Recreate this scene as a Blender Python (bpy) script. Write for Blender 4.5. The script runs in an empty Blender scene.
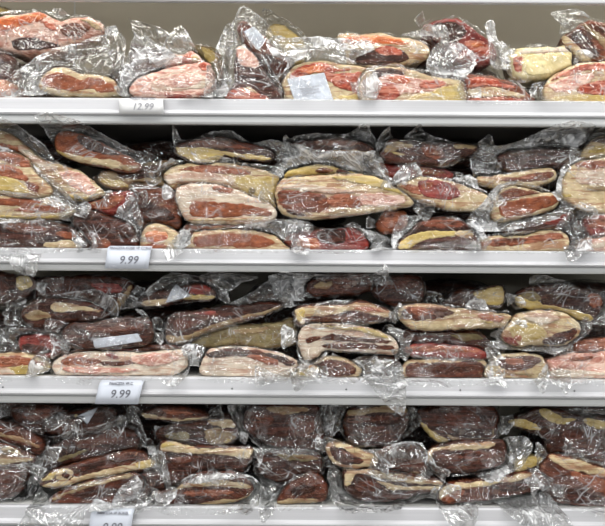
import bpy, math, random
import numpy as np
SC = bpy.context.scene
COL = SC.collection
S, DIST, ZC, ROLL = 0.0016, 1.5, 1.30, 0.0064
TILES = {'A1':(0,0,4.208),'A2':(120,0,4.208),'A3':(240,0,4.208),'A4':(360,0,4.208),'A5':(480,0,4.208),
 'G2':(200,0,2.881),'G3':(395,0,2.881),
 'B1':(0,115,3.29),'B2':(150,115,3.29),'B3':(300,115,3.29),'B4':(450,115,3.29),
 'C1':(0,265,3.626),'C2':(150,265,3.626),'C3':(300,265,3.626),'C4':(450,265,3.626),
 'D1':(0,396,3.903),'D2':(150,396,3.903),'D3':(300,396,3.903),'D4':(450,396,3.903)}
def uv(x, y):
    dx, dy = x-302.5, y-263
    return dx+ROLL*dy, dy-ROLL*dx
def pts(tile, s):
    x0, y0, k = TILES[tile]
    return np.array([uv(x0+float(a)/k, y0+float(b)/k) for a, b in (q.split(',') for q in s.split())])
def zv(y): return ZC-(y-263)*S            # height of a front-edge line at mid frame
SHELF_TOP = {'A':zv(99.5),'B':zv(250),'C':zv(378.5),'D':zv(508)}
SHELF_BOT = {'A':zv(124.5),'B':zv(272),'C':zv(404.5),'D':zv(534)}
CEIL = {'A':zv(3)+0.04,'B':SHELF_BOT['A'],'C':SHELF_BOT['B'],'D':SHELF_BOT['C']}
LAYER = [0.016, 0.032, 0.055, 0.115]
DEPTH = [0.085, 0.085, 0.10, 0.12]

# ---------- numeric helpers ----------
def smooth_poly(P, n=4):
    out = []
    m = len(P)
    for i in range(m):
        a, b, c, d = P[(i-1)%m], P[i], P[(i+1)%m], P[(i+2)%m]
        for j in range(n):
            t = j/n
            out.append(0.5*((2*b)+(-a+c)*t+(2*a-5*b+4*c-d)*t*t+(-a+3*b-3*c+d)*t**3))
    return np.array(out)
def sdf_poly(P, U, V):
    d2 = np.full(U.shape, 1e12); inside = np.zeros(U.shape, bool)
    n = len(P)
    for i in range(n):
        ax, ay = P[i]; bx, by = P[(i+1)%n]
        ex, ey = bx-ax, by-ay
        L = ex*ex+ey*ey
        if L < 1e-9: continue
        t = np.clip(((U-ax)*ex+(V-ay)*ey)/L, 0, 1)
        d2 = np.minimum(d2, (U-ax-t*ex)**2+(V-ay-t*ey)**2)
        if ay != by:
            c = ((ay > V) != (by > V)) & (U < (bx-ax)*(V-ay)/(by-ay)+ax)
            inside ^= c
    d = np.sqrt(d2)
    return np.where(inside, -d, d)
def hash2(ix, iy, seed):
    h = (ix.astype(np.int64)*374761393+iy.astype(np.int64)*668265263+seed*982451653) & 0xffffffff
    h = ((h ^ (h >> 13))*1274126177) & 0xffffffff
    return ((h ^ (h >> 16)) & 0xffff)/65535.0
def noise(U, V, seed=0):
    ix, iy = np.floor(U), np.floor(V)
    fx, fy = U-ix, V-iy
    fx, fy = fx*fx*(3-2*fx), fy*fy*(3-2*fy)
    a, b = hash2(ix, iy, seed), hash2(ix+1, iy, seed)
    c, d = hash2(ix, iy+1, seed), hash2(ix+1, iy+1, seed)
    return (a*(1-fx)+b*fx)*(1-fy)+(c*(1-fx)+d*fx)*fy-0.5
def tri(x): return np.abs(2*(x-np.floor(x))-1)
def crumple(U, V, rng, lo, hi, n, slope, focus=None):
    wu = 5*noise(U/17, V/17, rng.randrange(9999)); wv = 5*noise(U/17, V/17, rng.randrange(9999))
    U2, V2 = U+wu, V+wv
    h = np.zeros(U.shape)
    for k in range(n):
        a = rng.uniform(0, math.pi); w = rng.uniform(lo, hi)
        m = np.clip(0.5+1.6*noise(U/(w*2.2), V/(w*2.2), rng.randrange(9999)), 0, 1)
        h += m*slope*w*0.5*S*tri((U2*math.cos(a)+V2*math.sin(a))/w+rng.random())
    if focus is not None:
        fx, fy = focus
        r = np.hypot(U-fx, V-fy); an = np.arctan2(V-fy, U-fx)
        for nn in (rng.randint(7, 10), rng.randint(13, 19)):
            h += slope*0.9*S*np.minimum(r, 28)*math.pi/nn*tri(an*nn/(2*math.pi)+rng.random()+0.25*noise(U/12, V/12, rng.randrange(999)))
    return h
def grid(sdf, bb, h):
    u0, v0, u1, v1 = bb
    nu, nv = int((u1-u0)/h)+2, int((v1-v0)/h)+2
    U, V = np.meshgrid(u0+h*np.arange(nu), v0+h*np.arange(nv))
    F = sdf(U, V)
    gv, gu = np.gradient(F, h)
    g = np.maximum(np.hypot(gu, gv), 0.35)
    ok = F < 0.62*h
    cell = ok[:-1,:-1] & ok[1:,:-1] & ok[:-1,1:] & ok[1:,1:]
    if cell.sum() < 4: return None
    snap = F > -0.3*h
    U = np.where(snap, U-F*gu/g**2, U); V = np.where(snap, V-F*gv/g**2, V)
    used = np.zeros(F.shape, bool)
    used[:-1,:-1] |= cell; used[1:,:-1] |= cell; used[:-1,1:] |= cell; used[1:,1:] |= cell
    idx = np.full(F.shape, -1); idx[used] = np.arange(used.sum())
    q = np.stack([idx[:-1,:-1][cell], idx[:-1,1:][cell], idx[1:,1:][cell], idx[1:,:-1][cell]], 1)
    # boundary edges
    e = np.concatenate([q[:,[0,1]], q[:,[1,2]], q[:,[2,3]], q[:,[3,0]]])
    key = e.min(1)*10**7+e.max(1)
    _, inv, cnt = np.unique(key, return_inverse=True, return_counts=True)
    be = e[cnt[inv] == 1]
    return U[used], V[used], q, be
def make_mesh(name, co, faces, mats, midx=None):
    me = bpy.data.meshes.new(name)
    me.vertices.add(len(co)); me.vertices.foreach_set('co', np.ascontiguousarray(co, dtype=np.float32).ravel())
    nf = len(faces)
    me.loops.add(nf*4); me.loops.foreach_set('vertex_index', np.ascontiguousarray(faces, dtype=np.int32).ravel())
    me.polygons.add(nf); me.polygons.foreach_set('loop_start', np.arange(0, nf*4, 4, dtype=np.int32))
    me.polygons.foreach_set('loop_total', np.full(nf, 4, dtype=np.int32))
    me.polygons.foreach_set('use_smooth', np.ones(nf, bool))
    if midx is not None: me.polygons.foreach_set('material_index', midx.astype(np.int32))
    for m in mats: me.materials.append(m)
    me.update(calc_edges=True); me.validate()
    return me
def link(name, me, parent=None):
    o = bpy.data.objects.new(name, me); COL.objects.link(o)
    if parent is not None:
        o.parent = parent
        o.matrix_parent_inverse.identity()
        o.location = (0, 0, 0)
    return o
def empty(name, loc):
    o = bpy.data.objects.new(name, None); COL.objects.link(o); o.location = loc; o.empty_display_size = 0.02
    return o

# ---------- materials ----------
def new_mat(name):
    m = bpy.data.materials.new(name); m.use_nodes = True
    nt = m.node_tree; nt.nodes.clear()
    return m, nt
def N(nt, t, **kw):
    n = nt.nodes.new(t)
    for k, v in kw.items():
        if k in n.inputs: n.inputs[k].default_value = v
        else: setattr(n, k, v)
    return n
def ramp(nt, fac, stops):
    r = nt.nodes.new('ShaderNodeValToRGB')
    el = r.color_ramp.elements
    while len(el) < len(stops): el.new(0.5)
    for e, (p, c) in zip(el, stops):
        e.position = p; e.color = c if len(c) == 4 else (*c, 1)
    nt.links.new(fac, r.inputs[0]); return r
def mix_col(nt, fac, a, b):
    m = nt.nodes.new('ShaderNodeMix'); m.data_type = 'RGBA'
    for s, k in ((fac, 0), (a, 6), (b, 7)):
        if hasattr(s, 'links'): nt.links.new(s, m.inputs[k])
        else: m.inputs[k].default_value = s if k == 0 else (*s, 1)
    return m.outputs[2]
def meat(name, dark, light, fat, veins=0.03, rough=0.38, scale=1.0, speck=0.0, streak=None, amt=0.0):
    m, nt = new_mat(name); L = nt.links.new
    out = N(nt, 'ShaderNodeOutputMaterial'); b = N(nt, 'ShaderNodeBsdfPrincipled')
    b.inputs['Roughness'].default_value = rough
    b.inputs['Specular IOR Level'].default_value = 0.25
    tc = N(nt, 'ShaderNodeNewGeometry')
    mp = N(nt, 'ShaderNodeMapping'); mp.inputs['Scale'].default_value = (1, 0.6, 1.7)
    L(tc.outputs['Position'], mp.inputs['Vector'])
    n1 = N(nt, 'ShaderNodeTexNoise', Scale=70*scale, Detail=6.0, Roughness=0.65)
    n2 = N(nt, 'ShaderNodeTexNoise', Scale=38*scale, Detail=4.0, Distortion=1.2)
    n3 = N(nt, 'ShaderNodeTexNoise', Scale=700.0, Detail=3.0)
    for n in (n1, n2, n3): L(mp.outputs[0], n.inputs['Vector'])
    r1 = ramp(nt, n1.outputs[0], [(0.32, dark), (0.68, light)])
    # marbling: thin ridges of a distorted noise
    sub = N(nt, 'ShaderNodeMath', operation='SUBTRACT'); sub.inputs[1].default_value = 0.5; L(n2.outputs[0], sub.inputs[0])
    ab = N(nt, 'ShaderNodeMath', operation='ABSOLUTE'); L(sub.outputs[0], ab.inputs[0])
    r2 = ramp(nt, ab.outputs[0], [(0.0, (1, 1, 1)), (max(veins, 0.002), (0, 0, 0))])
    f = N(nt, 'ShaderNodeMath', operation='MULTIPLY'); f.inputs[1].default_value = 0.75 if veins > 0 else 0.0; L(r2.outputs[0], f.inputs[0])
    c = mix_col(nt, f.outputs[0], r1.outputs[0], fat)
    if speck:
        r3 = ramp(nt, n3.outputs[0], [(0.60, (0, 0, 0)), (0.66, (1, 1, 1))])
        g = N(nt, 'ShaderNodeMath', operation='MULTIPLY'); g.inputs[1].default_value = speck; L(r3.outputs[0], g.inputs[0])
        c = mix_col(nt, g.outputs[0], c, fat)
    if streak:
        m3 = N(nt, 'ShaderNodeMapping'); m3.inputs['Scale'].default_value = (16, 20, 150); L(tc.outputs['Position'], m3.inputs['Vector'])
        n4 = N(nt, 'ShaderNodeTexNoise', Scale=1.0, Detail=4.0, Distortion=0.9, Roughness=0.6); L(m3.outputs[0], n4.inputs['Vector'])
        r4 = ramp(nt, n4.outputs[0], [(0.50, (0, 0, 0)), (0.57, (1, 1, 1))])
        g4 = N(nt, 'ShaderNodeMath', operation='MULTIPLY'); g4.inputs[1].default_value = amt; L(r4.outputs[0], g4.inputs[0])
        c = mix_col(nt, g4.outputs[0], c, streak)
    L(c, b.inputs['Base Color'])
    bp = N(nt, 'ShaderNodeBump', Strength=0.7, Distance=0.0015); L(n1.outputs[0], bp.inputs['Height']); L(bp.outputs[0], b.inputs['Normal'])
    L(b.outputs[0], out.inputs[0])
    return m
def film(name, haze, gloss, fine, rough=0.06, tint=(0.97, 0.975, 0.97), depth=1.0):
    """clear polythene: long straight creases between flat facets"""
    m, nt = new_mat(name); L = nt.links.new
    out = N(nt, 'ShaderNodeOutputMaterial')
    tc = N(nt, 'ShaderNodeNewGeometry'); oi = N(nt, 'ShaderNodeObjectInfo')
    warp = N(nt, 'ShaderNodeTexNoise', Scale=26.0, Detail=1.0); L(tc.outputs['Position'], warp.inputs['Vector'])
    wm = N(nt, 'ShaderNodeVectorMath', operation='MULTIPLY_ADD')
    L(warp.outputs['Color'], wm.inputs[0]); wm.inputs[1].default_value = (0.014,)*3; L(tc.outputs['Position'], wm.inputs[2])
    def rot(turn, add, sx, sz):
        a = N(nt, 'ShaderNodeMath', operation='MULTIPLY_ADD'); L(oi.outputs['Random'], a.inputs[0]); a.inputs[1].default_value = turn; a.inputs[2].default_value = add
        r = N(nt, 'ShaderNodeVectorRotate', rotation_type='Y_AXIS'); L(wm.outputs[0], r.inputs['Vector']); L(a.outputs[0], r.inputs['Angle'])
        mp = N(nt, 'ShaderNodeMapping'); mp.inputs['Scale'].default_value = (sx, 0.5*(sx+sz)*0.6, sz); L(r.outputs[0], mp.inputs['Vector'])
        return mp.outputs[0]
    big = N(nt, 'ShaderNodeTexNoise', Scale=30.0, Detail=2.0); L(tc.outputs['Position'], big.inputs['Vector'])
    rb = ramp(nt, big.outputs[0], [(0.46, (0, 0, 0)), (0.64, (1, 1, 1))])
    ridges = []; hs = []
    for turn, add, sx, sz, w, hgt in ((6.3, 0.4, 13*fine, 58*fine, 0.085, 1.0), (-9.1, 2.0, 70*fine, 15*fine, 0.08, 0.9), (4.0, 1.1, 48*fine, 48*fine, 0.07, 0.7)):
        v = N(nt, 'ShaderNodeTexVoronoi', Scale=1.0, feature='DISTANCE_TO_EDGE'); L(rot(turn, add, sx, sz), v.inputs['Vector'])
        r = ramp(nt, v.outputs[0], [(0.0, (1, 1, 1)), (w*0.5, (0.5,)*3), (w, (0, 0, 0))]); r.color_ramp.interpolation = 'B_SPLINE'
        # broad tilt of the facet plus the narrow ridge at its edge
        s1 = N(nt, 'ShaderNodeMath', operation='MULTIPLY_ADD'); L(v.outputs[0], s1.inputs[0]); s1.inputs[1].default_value = -1.6*hgt; s1.inputs[2].default_value = 0
        s2 = N(nt, 'ShaderNodeMath', operation='MULTIPLY_ADD'); L(r.outputs[0], s2.inputs[0]); s2.inputs[1].default_value = 0.45*hgt; L(s1.outputs[0], s2.inputs[2])
        hs.append(s2.outputs[0]); ridges.append(r.outputs[0])
    ad = N(nt, 'ShaderNodeMath', operation='ADD'); L(hs[0], ad.inputs[0]); L(hs[1], ad.inputs[1])
    ad2 = N(nt, 'ShaderNodeMath', operation='ADD'); L(ad.outputs[0], ad2.inputs[0]); L(hs[2], ad2.inputs[1])
    n1 = N(nt, 'ShaderNodeTexNoise', Scale=300.0*fine, Detail=2.0); L(wm.outputs[0], n1.inputs['Vector'])
    ad3 = N(nt, 'ShaderNodeMath', operation='MULTIPLY_ADD'); L(n1.outputs[0], ad3.inputs[0]); ad3.inputs[1].default_value = 0.10; L(ad2.outputs[0], ad3.inputs[2])
    bp = N(nt, 'ShaderNodeBump', Strength=1.0, Distance=0.0030*depth/fine); L(ad3.outputs[0], bp.inputs['Height'])
    gl = N(nt, 'ShaderNodeBsdfGlossy'); gl.inputs['Roughness'].default_value = rough; L(bp.outputs[0], gl.inputs['Normal'])
    tr = N(nt, 'ShaderNodeBsdfTransparent'); tr.inputs[0].default_value = (*tint, 1)
    df = N(nt, 'ShaderNodeBsdfDiffuse'); df.inputs[0].default_value = (0.93, 0.94, 0.95, 1); L(bp.outputs[0], df.inputs['Normal'])
    tl = N(nt, 'ShaderNodeBsdfTranslucent'); tl.inputs[0].default_value = (0.93, 0.94, 0.95, 1)
    mh = N(nt, 'ShaderNodeMixShader'); mh.inputs[0].default_value = 0.45; L(df.outputs[0], mh.inputs[1]); L(tl.outputs[0], mh.inputs[2])
    lw = N(nt, 'ShaderNodeLayerWeight'); L(bp.outputs[0], lw.inputs['Normal'])
    pw = N(nt, 'ShaderNodeMath', operation='POWER'); L(lw.outputs['Facing'], pw.inputs[0]); pw.inputs[1].default_value = 4.2
    fr = N(nt, 'ShaderNodeMath', operation='MULTIPLY_ADD', use_clamp=True); L(pw.outputs[0], fr.inputs[0]); fr.inputs[1].default_value = 0.6; fr.inputs[2].default_value = gloss
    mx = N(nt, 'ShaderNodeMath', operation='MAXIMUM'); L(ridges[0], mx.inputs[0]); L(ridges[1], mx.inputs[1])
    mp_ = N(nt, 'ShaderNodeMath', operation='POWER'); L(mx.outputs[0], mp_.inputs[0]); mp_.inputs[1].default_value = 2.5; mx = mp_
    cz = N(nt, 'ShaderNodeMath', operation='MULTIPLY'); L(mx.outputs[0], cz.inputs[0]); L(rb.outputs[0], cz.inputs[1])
    h1 = N(nt, 'ShaderNodeMath', operation='MULTIPLY_ADD'); L(cz.outputs[0], h1.inputs[0]); h1.inputs[1].default_value = 0.50+haze*2.0; h1.inputs[2].default_value = haze*0.3  # stress-whitened creases, raised so their white also stands in for glints
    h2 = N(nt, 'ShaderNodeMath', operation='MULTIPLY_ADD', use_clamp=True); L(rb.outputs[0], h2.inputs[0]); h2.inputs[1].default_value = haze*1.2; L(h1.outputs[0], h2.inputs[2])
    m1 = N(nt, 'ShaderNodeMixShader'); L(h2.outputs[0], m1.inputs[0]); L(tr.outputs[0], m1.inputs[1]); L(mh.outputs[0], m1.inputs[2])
    m2 = N(nt, 'ShaderNodeMixShader'); L(fr.outputs[0], m2.inputs[0]); L(m1.outputs[0], m2.inputs[1]); L(gl.outputs[0], m2.inputs[2])
    L(m2.outputs[0], out.inputs[0])
    return m
def plain(name, col, rough=0.5, metal=0.0, streak=0.0, spec=0.5):
    m, nt = new_mat(name); L = nt.links.new
    out = N(nt, 'ShaderNodeOutputMaterial'); b = N(nt, 'ShaderNodeBsdfPrincipled', Roughness=rough, Metallic=metal)
    b.inputs['Specular IOR Level'].default_value = spec
    tc = N(nt, 'ShaderNodeNewGeometry'); mp = N(nt, 'ShaderNodeMapping')
    mp.inputs['Scale'].default_value = (3, 60, 420) if streak else (6, 6, 6)
    L(tc.outputs['Position'], mp.inputs[0])
    n = N(nt, 'ShaderNodeTexNoise', Scale=1.0, Detail=4.0); L(mp.outputs[0], n.inputs['Vector'])
    k = streak or 0.06
    r = ramp(nt, n.outputs[0], [(0.3, tuple(c*(1-k) for c in col)), (0.7, tuple(min(1, c*(1+k)) for c in col))])
    L(r.outputs[0], b.inputs['Base Color']); L(b.outputs[0], out.inputs[0])
    return m
MT = {
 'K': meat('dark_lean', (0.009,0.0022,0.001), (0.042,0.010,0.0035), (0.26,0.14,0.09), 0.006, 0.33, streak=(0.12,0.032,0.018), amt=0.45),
 'L': meat('brown_lean', (0.030,0.0068,0.002), (0.15,0.037,0.011), (0.50,0.28,0.18), 0.008, 0.36, speck=0.25, streak=(0.24,0.06,0.03), amt=0.5),
 'B': meat('rusty_lean', (0.10,0.022,0.008), (0.31,0.085,0.030), (0.52,0.28,0.16), 0.0, 0.5, 1.3, speck=0.45, streak=(0.16,0.035,0.012), amt=0.4),
 'R': meat('red_lean', (0.12,0.013,0.006), (0.40,0.058,0.022), (0.78,0.50,0.38), 0.014, 0.36, speck=0.15, streak=(0.62,0.26,0.18), amt=0.6),
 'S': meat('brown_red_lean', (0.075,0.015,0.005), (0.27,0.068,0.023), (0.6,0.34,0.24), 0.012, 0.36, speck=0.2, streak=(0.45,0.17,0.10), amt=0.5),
 'O': meat('orange_red_lean', (0.28,0.038,0.010), (0.58,0.13,0.03), (0.85,0.55,0.32), 0.010, 0.34, streak=(0.75,0.38,0.18), amt=0.5),
 'M': meat('maroon_lean', (0.07,0.006,0.005), (0.24,0.025,0.017), (0.5,0.2,0.15), 0.008, 0.32, streak=(0.34,0.10,0.08), amt=0.4),
 'P': meat('pink_marbled_meat', (0.32,0.10,0.07), (0.58,0.30,0.23), (0.78,0.62,0.52), 0.06, 0.4, 1.2, speck=0.4, streak=(0.72,0.54,0.45), amt=0.7),
 'W': meat('white_fat', (0.46,0.37,0.28), (0.68,0.59,0.48), (0.5,0.26,0.18), 0.006, 0.4, 0.8, streak=(0.30,0.10,0.055), amt=0.55),
 'F': meat('cream_fat', (0.34,0.25,0.13), (0.60,0.49,0.31), (0.45,0.2,0.12), 0.006, 0.4, 0.8, streak=(0.22,0.065,0.03), amt=0.65),
 'T': meat('tan_fat', (0.17,0.115,0.055), (0.36,0.27,0.15), (0.3,0.14,0.08), 0.006, 0.42, 0.8, streak=(0.16,0.06,0.03), amt=0.6),
 'Y': meat('yellow_fat', (0.30,0.20,0.05), (0.55,0.42,0.15), (0.6,0.46,0.25), 0.0, 0.4, 0.8, streak=(0.50,0.40,0.24), amt=0.5),
 'C': meat('pale_yellow_fat', (0.52,0.42,0.20), (0.70,0.60,0.36), (0.75,0.66,0.45), 0.0, 0.4, 0.5),
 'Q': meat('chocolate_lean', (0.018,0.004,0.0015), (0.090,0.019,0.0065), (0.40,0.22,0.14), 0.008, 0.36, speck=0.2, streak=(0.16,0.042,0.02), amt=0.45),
 'G': meat('olive_rind', (0.10,0.075,0.03), (0.24,0.19,0.09), (0.3,0.2,0.12), 0.0, 0.45, 0.8, streak=(0.14,0.08,0.04), amt=0.5),
}
PARTNAME = {'Q':'lean_meat','C':'fat_layer','S':'lean_meat','K':'lean_meat','L':'lean_meat','B':'lean_meat','R':'lean_meat','O':'lean_meat','M':'lean_meat','P':'marbled_meat',
            'W':'fat_layer','F':'fat_layer','T':'fat_layer','Y':'fat_layer','G':'rind'}
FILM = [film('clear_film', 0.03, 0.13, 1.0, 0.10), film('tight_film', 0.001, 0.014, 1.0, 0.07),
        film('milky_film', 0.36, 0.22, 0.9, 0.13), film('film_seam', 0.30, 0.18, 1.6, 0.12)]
M_LABEL = plain('label_paper', (0.50,0.53,0.59), 0.5)
M_INK = plain('label_ink', (0.10,0.10,0.12), 0.6)
M_INK2 = plain('faded_ink', (0.22,0.22,0.24), 0.6)
M_GREY = plain('grey_print', (0.38,0.38,0.42), 0.6)
M_RAIL = plain('rail_white_aluminium', (0.44,0.44,0.455), 0.33, 0.0, 0.05)
M_RAILLIP = plain('rail_lower_lip', (0.50,0.51,0.51), 0.35, 0.1, 0.05)
M_PANEL = plain('shelf_panel_white', (0.55,0.55,0.53), 0.4)
M_UNDER_SHADE = plain('underside_shade_grey', (0.10,0.095,0.085), 0.6)  # dark colour stands in for the shade under each shelf
M_WALL = plain('cabinet_lining', (0.52,0.48,0.39), 0.55)
M_SCREW = plain('screw_steel', (0.12,0.12,0.12), 0.4, 0.8)

# ---------- packages ----------
PK = []
def pk(row, tile, layer, label, base, body, patches='', bag='', flaps=(), stickers=(), milky=0, focus=None, tag=None, lean_label=None, dy=0.0, cat='packaged ham'):
    p = dict(row=row, layer=layer, label=label, base=base, milky=milky, cat=cat)
    p['body'] = smooth_poly(pts(tile, body), 4)
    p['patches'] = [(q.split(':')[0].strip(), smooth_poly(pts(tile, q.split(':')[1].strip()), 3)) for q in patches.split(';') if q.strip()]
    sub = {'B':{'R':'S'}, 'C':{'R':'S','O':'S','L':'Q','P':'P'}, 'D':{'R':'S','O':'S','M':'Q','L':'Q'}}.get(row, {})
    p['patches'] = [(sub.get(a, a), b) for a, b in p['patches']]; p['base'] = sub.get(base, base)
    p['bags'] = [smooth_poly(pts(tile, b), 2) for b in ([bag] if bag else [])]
    p['flaps'] = [smooth_poly(pts(tile, f), 2) for f in flaps]
    p['stickers'] = [pts(tile, f) for f in stickers]
    p['focus'] = tuple(pts(tile, focus)[0]) if focus else None
    p['Y'] = LAYER[layer]+dy+0.0007*(len(PK) % 5); p['D'] = DEPTH[layer]
    p['bb'] = (*(p['body'].min(0)-3), *(p['body'].max(0)+3))
    p['id'] = len(PK)
    PK.append(p)

RU0, RV0, RU1, RV1 = -350, -270, 350, 300   # global depth raster, 1 unit cells
def bb_overlap(a, b): return a[0] < b[2] and b[0] < a[2] and a[1] < b[3] and b[1] < a[3]
def prepare():
    for p in PK:
        p['front'] = [q for q in PK if q is not p and (q['Y'], q['id']) < (p['Y'], p['id']) and q['Y']+q['D'] > p['Y'] and bb_overlap(p['bb'], q['bb'])]
    G = np.full((RV1-RV0, RU1-RU0), 9.0); OWN = np.full(G.shape, 9.0)
    for p in PK:
        u0, v0, u1, v1 = p['bb']
        a, b = max(0, int(u0)-RU0), min(RU1-RU0, int(u1)-RU0+1); c, d = max(0, int(v0)-RV0), min(RV1-RV0, int(v1)-RV0+1)
        if a >= b or c >= d: continue
        U, V = np.meshgrid(np.arange(a, b)+RU0, np.arange(c, d)+RV0)
        U = U.astype(float); V = V.astype(float)
        F = body_sdf(p, U, V)
        H = np.where(F < 0.5, body_front(p, F, U, V), 9.0)
        g = G[c:d, a:b]; o = OWN[c:d, a:b]
        o[H < g] = p['Y']; g[H < g] = H[H < g]
    return G, OWN
def body_sdf(p, U, V):
    F = sdf_poly(p['body'], U, V)-1.1+1.6*noise(U/7, V/7, p['id'])+0.8*noise(U/3, V/3, p['id']+4)
    for q in p['front']:
        F = np.maximum(F, 1.8-sdf_poly(q['body'], U, V))
    return F
def body_front(p, F, U, V):
    r = 4.2+2.0*noise(U/11, V/11, p['id']+31)
    d = np.clip(-F/r, 0, 1)
    return p['Y']+r*S*1.1*(1-np.sqrt(1-(1-d)**2))+0.0035*noise(U/14, V/14, p['id']+50)+0.0014*noise(U/4, V/4, p['id']+90)
def sample(A, U, V, fill=9.0):
    i = np.round(U).astype(int)-RU0; j = np.round(V).astype(int)-RV0
    ok = (i >= 0) & (j >= 0) & (i < A.shape[1]) & (j < A.shape[0])
    R = np.full(U.shape, fill); R[ok] = A[j[ok], i[ok]]
    return R
def blur(A, n):
    for _ in range(n):
        P = np.pad(A, 1, mode='edge')
        A = (P[1:-1,1:-1]*2+P[:-2,1:-1]+P[2:,1:-1]+P[1:-1,:-2]+P[1:-1,2:])/6
    return A
def world(p, U, V, Y, clamp=True, scaleY=None):
    k = S*(1+(p['Y'] if scaleY is None else scaleY)/DIST)
    x = U*k; z = ZC-V*k
    if clamp:
        lo = SHELF_TOP[p['row']]+0.0012; hi = CEIL[p['row']]-0.0015
        z = np.where(Y > -0.002, np.clip(z, lo, None), z)
        z = np.where(Y > -0.006, np.minimum(z, hi), z)
    return np.stack([x, Y, z], 1)
def add_necks():
    """the loose, gathered ends of a bag beyond one or both ends of its slab"""
    for p in PK:
        rng = random.Random(p['id']*13+5)
        if not p['bags'] and rng.random() < 0.7: continue
        B = p['body']; c = B.mean(0)
        for side in (-1, 1):
            if rng.random() > (0.45 if p['row'] == 'A' else 0.72): continue
            e = B[np.argmax(side*B[:,0])]
            if abs(e[0]) > 296: continue
            ln = rng.uniform(10, 21); an = rng.uniform(-0.75, 0.75); sp = rng.uniform(0.25, 0.6)
            d = np.array([side*math.cos(an), math.sin(an)]); nrm = np.array([-d[1], d[0]])
            w0 = rng.uniform(3, 5); w1 = w0+ln*sp*0.8
            a = e-d*7
            P = [a+nrm*w0, e+nrm*w0*0.8, e+d*ln*rng.uniform(0.7, 1.0)+nrm*w1, e+d*ln*rng.uniform(0.8, 1.1), e+d*ln*rng.uniform(0.7, 1.0)-nrm*w1*rng.uniform(0.5, 1), e-nrm*w0*0.8, a-nrm*w0]
            p['flaps'].append(smooth_poly(np.array(P), 2))
def build_pack(p, G, OWN):
    rng = random.Random(p['id']*7+3)
    k = S*(1+p['Y']/DIST)
    c = p['body'].mean(0)
    zb = max(SHELF_TOP[p['row']], ZC-p['body'][:,1].max()*k)
    org = np.array([c[0]*k, p['Y']+p['D']*0.5, zb])
    root = empty('packaged_ham', org)
    root['label'] = p['label']; root['category'] = p['cat']; root['group'] = {'A':'vacuum packed ham pieces on the top shelf','B':'vacuum packed ham pieces on the second shelf','C':'vacuum packed ham pieces on the third shelf','D':'vacuum packed ham pieces on the bottom shelf'}[p['row']]
    bs = lambda U, V: body_sdf(p, U, V)
    g = grid(bs, p['bb'], 1.4)
    if g is None:
        print('EMPTY BODY', p['label']); return
    U, V, q, be = g
    F = bs(U, V); Yf = body_front(p, F, U, V); n = len(U)
    tap = 0.86
    cu, cv = c
    zfix = max(0, 0)
    front = world(p, U, V, Yf)
    Vb = cv+(V-cv)*tap+ (p['body'][:,1].max()-cv)*(1-tap)*0.8   # the slab's back sits low, on what carries it
    back = world(p, cu+(U-cu)*tap, Vb, np.full(n, p['Y']+p['D']))
    side = np.stack([be[:,0], be[:,0]+n, be[:,1]+n, be[:,1]], 1)
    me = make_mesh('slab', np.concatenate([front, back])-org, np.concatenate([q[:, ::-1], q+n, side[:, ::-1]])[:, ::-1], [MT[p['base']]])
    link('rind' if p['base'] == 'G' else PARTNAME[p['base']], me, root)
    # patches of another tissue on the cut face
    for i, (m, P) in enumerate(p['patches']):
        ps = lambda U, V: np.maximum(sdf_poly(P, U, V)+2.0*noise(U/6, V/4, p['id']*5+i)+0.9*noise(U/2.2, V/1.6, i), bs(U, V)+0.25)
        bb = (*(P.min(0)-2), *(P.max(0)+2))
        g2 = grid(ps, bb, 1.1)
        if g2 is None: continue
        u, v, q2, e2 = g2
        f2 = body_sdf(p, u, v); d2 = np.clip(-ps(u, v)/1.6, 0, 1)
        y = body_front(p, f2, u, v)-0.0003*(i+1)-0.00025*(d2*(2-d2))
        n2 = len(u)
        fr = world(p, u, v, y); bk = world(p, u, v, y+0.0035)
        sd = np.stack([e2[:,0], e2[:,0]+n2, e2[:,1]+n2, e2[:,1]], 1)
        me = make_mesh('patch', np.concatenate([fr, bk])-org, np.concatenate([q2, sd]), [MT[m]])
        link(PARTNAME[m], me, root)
    lift = 0.0003*(len(p['patches'])+1)+0.0010
    # paper labels under the film
    for P in p['stickers']:
        ss = lambda U, V: sdf_poly(P, U, V)
        g3 = grid(ss, (*(P.min(0)-2), *(P.max(0)+2)), 1.0)
        if g3 is None: continue
        u, v, q3, e3 = g3
        gg = np.minimum(np.where(body_sdf(p, u, v) < 0.5, body_front(p, body_sdf(p, u, v), u, v), 9), sample(G, u, v))
        y = np.minimum(gg, p['Y']+0.006)-lift-0.0006
        n3 = len(u); fr = world(p, u, v, y); bk = world(p, u, v, y+0.0004)
        sd = np.stack([e3[:,0], e3[:,0]+n3, e3[:,1]+n3, e3[:,1]], 1)
        st = link('paper_label', make_mesh('label', np.concatenate([fr, bk])-org, np.concatenate([q3, sd]), [M_LABEL]), root)
        st['label'] = 'white paper label under the film'
        # faint lines of print too small to read
        A = P[0]; e1 = P[1]-P[0]; e2_ = P[-1]-P[0]
        cc = []; ff = []
        for li in range(3):
            t0 = 0.50+0.13*li; s0 = 0.25
            while s0 < 0.72:
                w = rng.uniform(0.03, 0.07)
                quad = [A+e1*s0+e2_*t0, A+e1*(s0+w)+e2_*t0, A+e1*(s0+w)+e2_*(t0+0.06), A+e1*s0+e2_*(t0+0.06)]
                qa = np.array(quad)
                gy = min(sample(G, qa[:,0], qa[:,1]).min(), p['Y']+0.006)-lift-0.0012
                b0 = len(cc); cc += list(world(p, qa[:,0], qa[:,1], np.full(4, gy))); ff.append([b0, b0+1, b0+2, b0+3])
                s0 += w+0.02
        if ff:
            link('print', make_mesh('print', np.array(cc)-org, np.array(ff), [M_GREY]), st)
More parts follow.
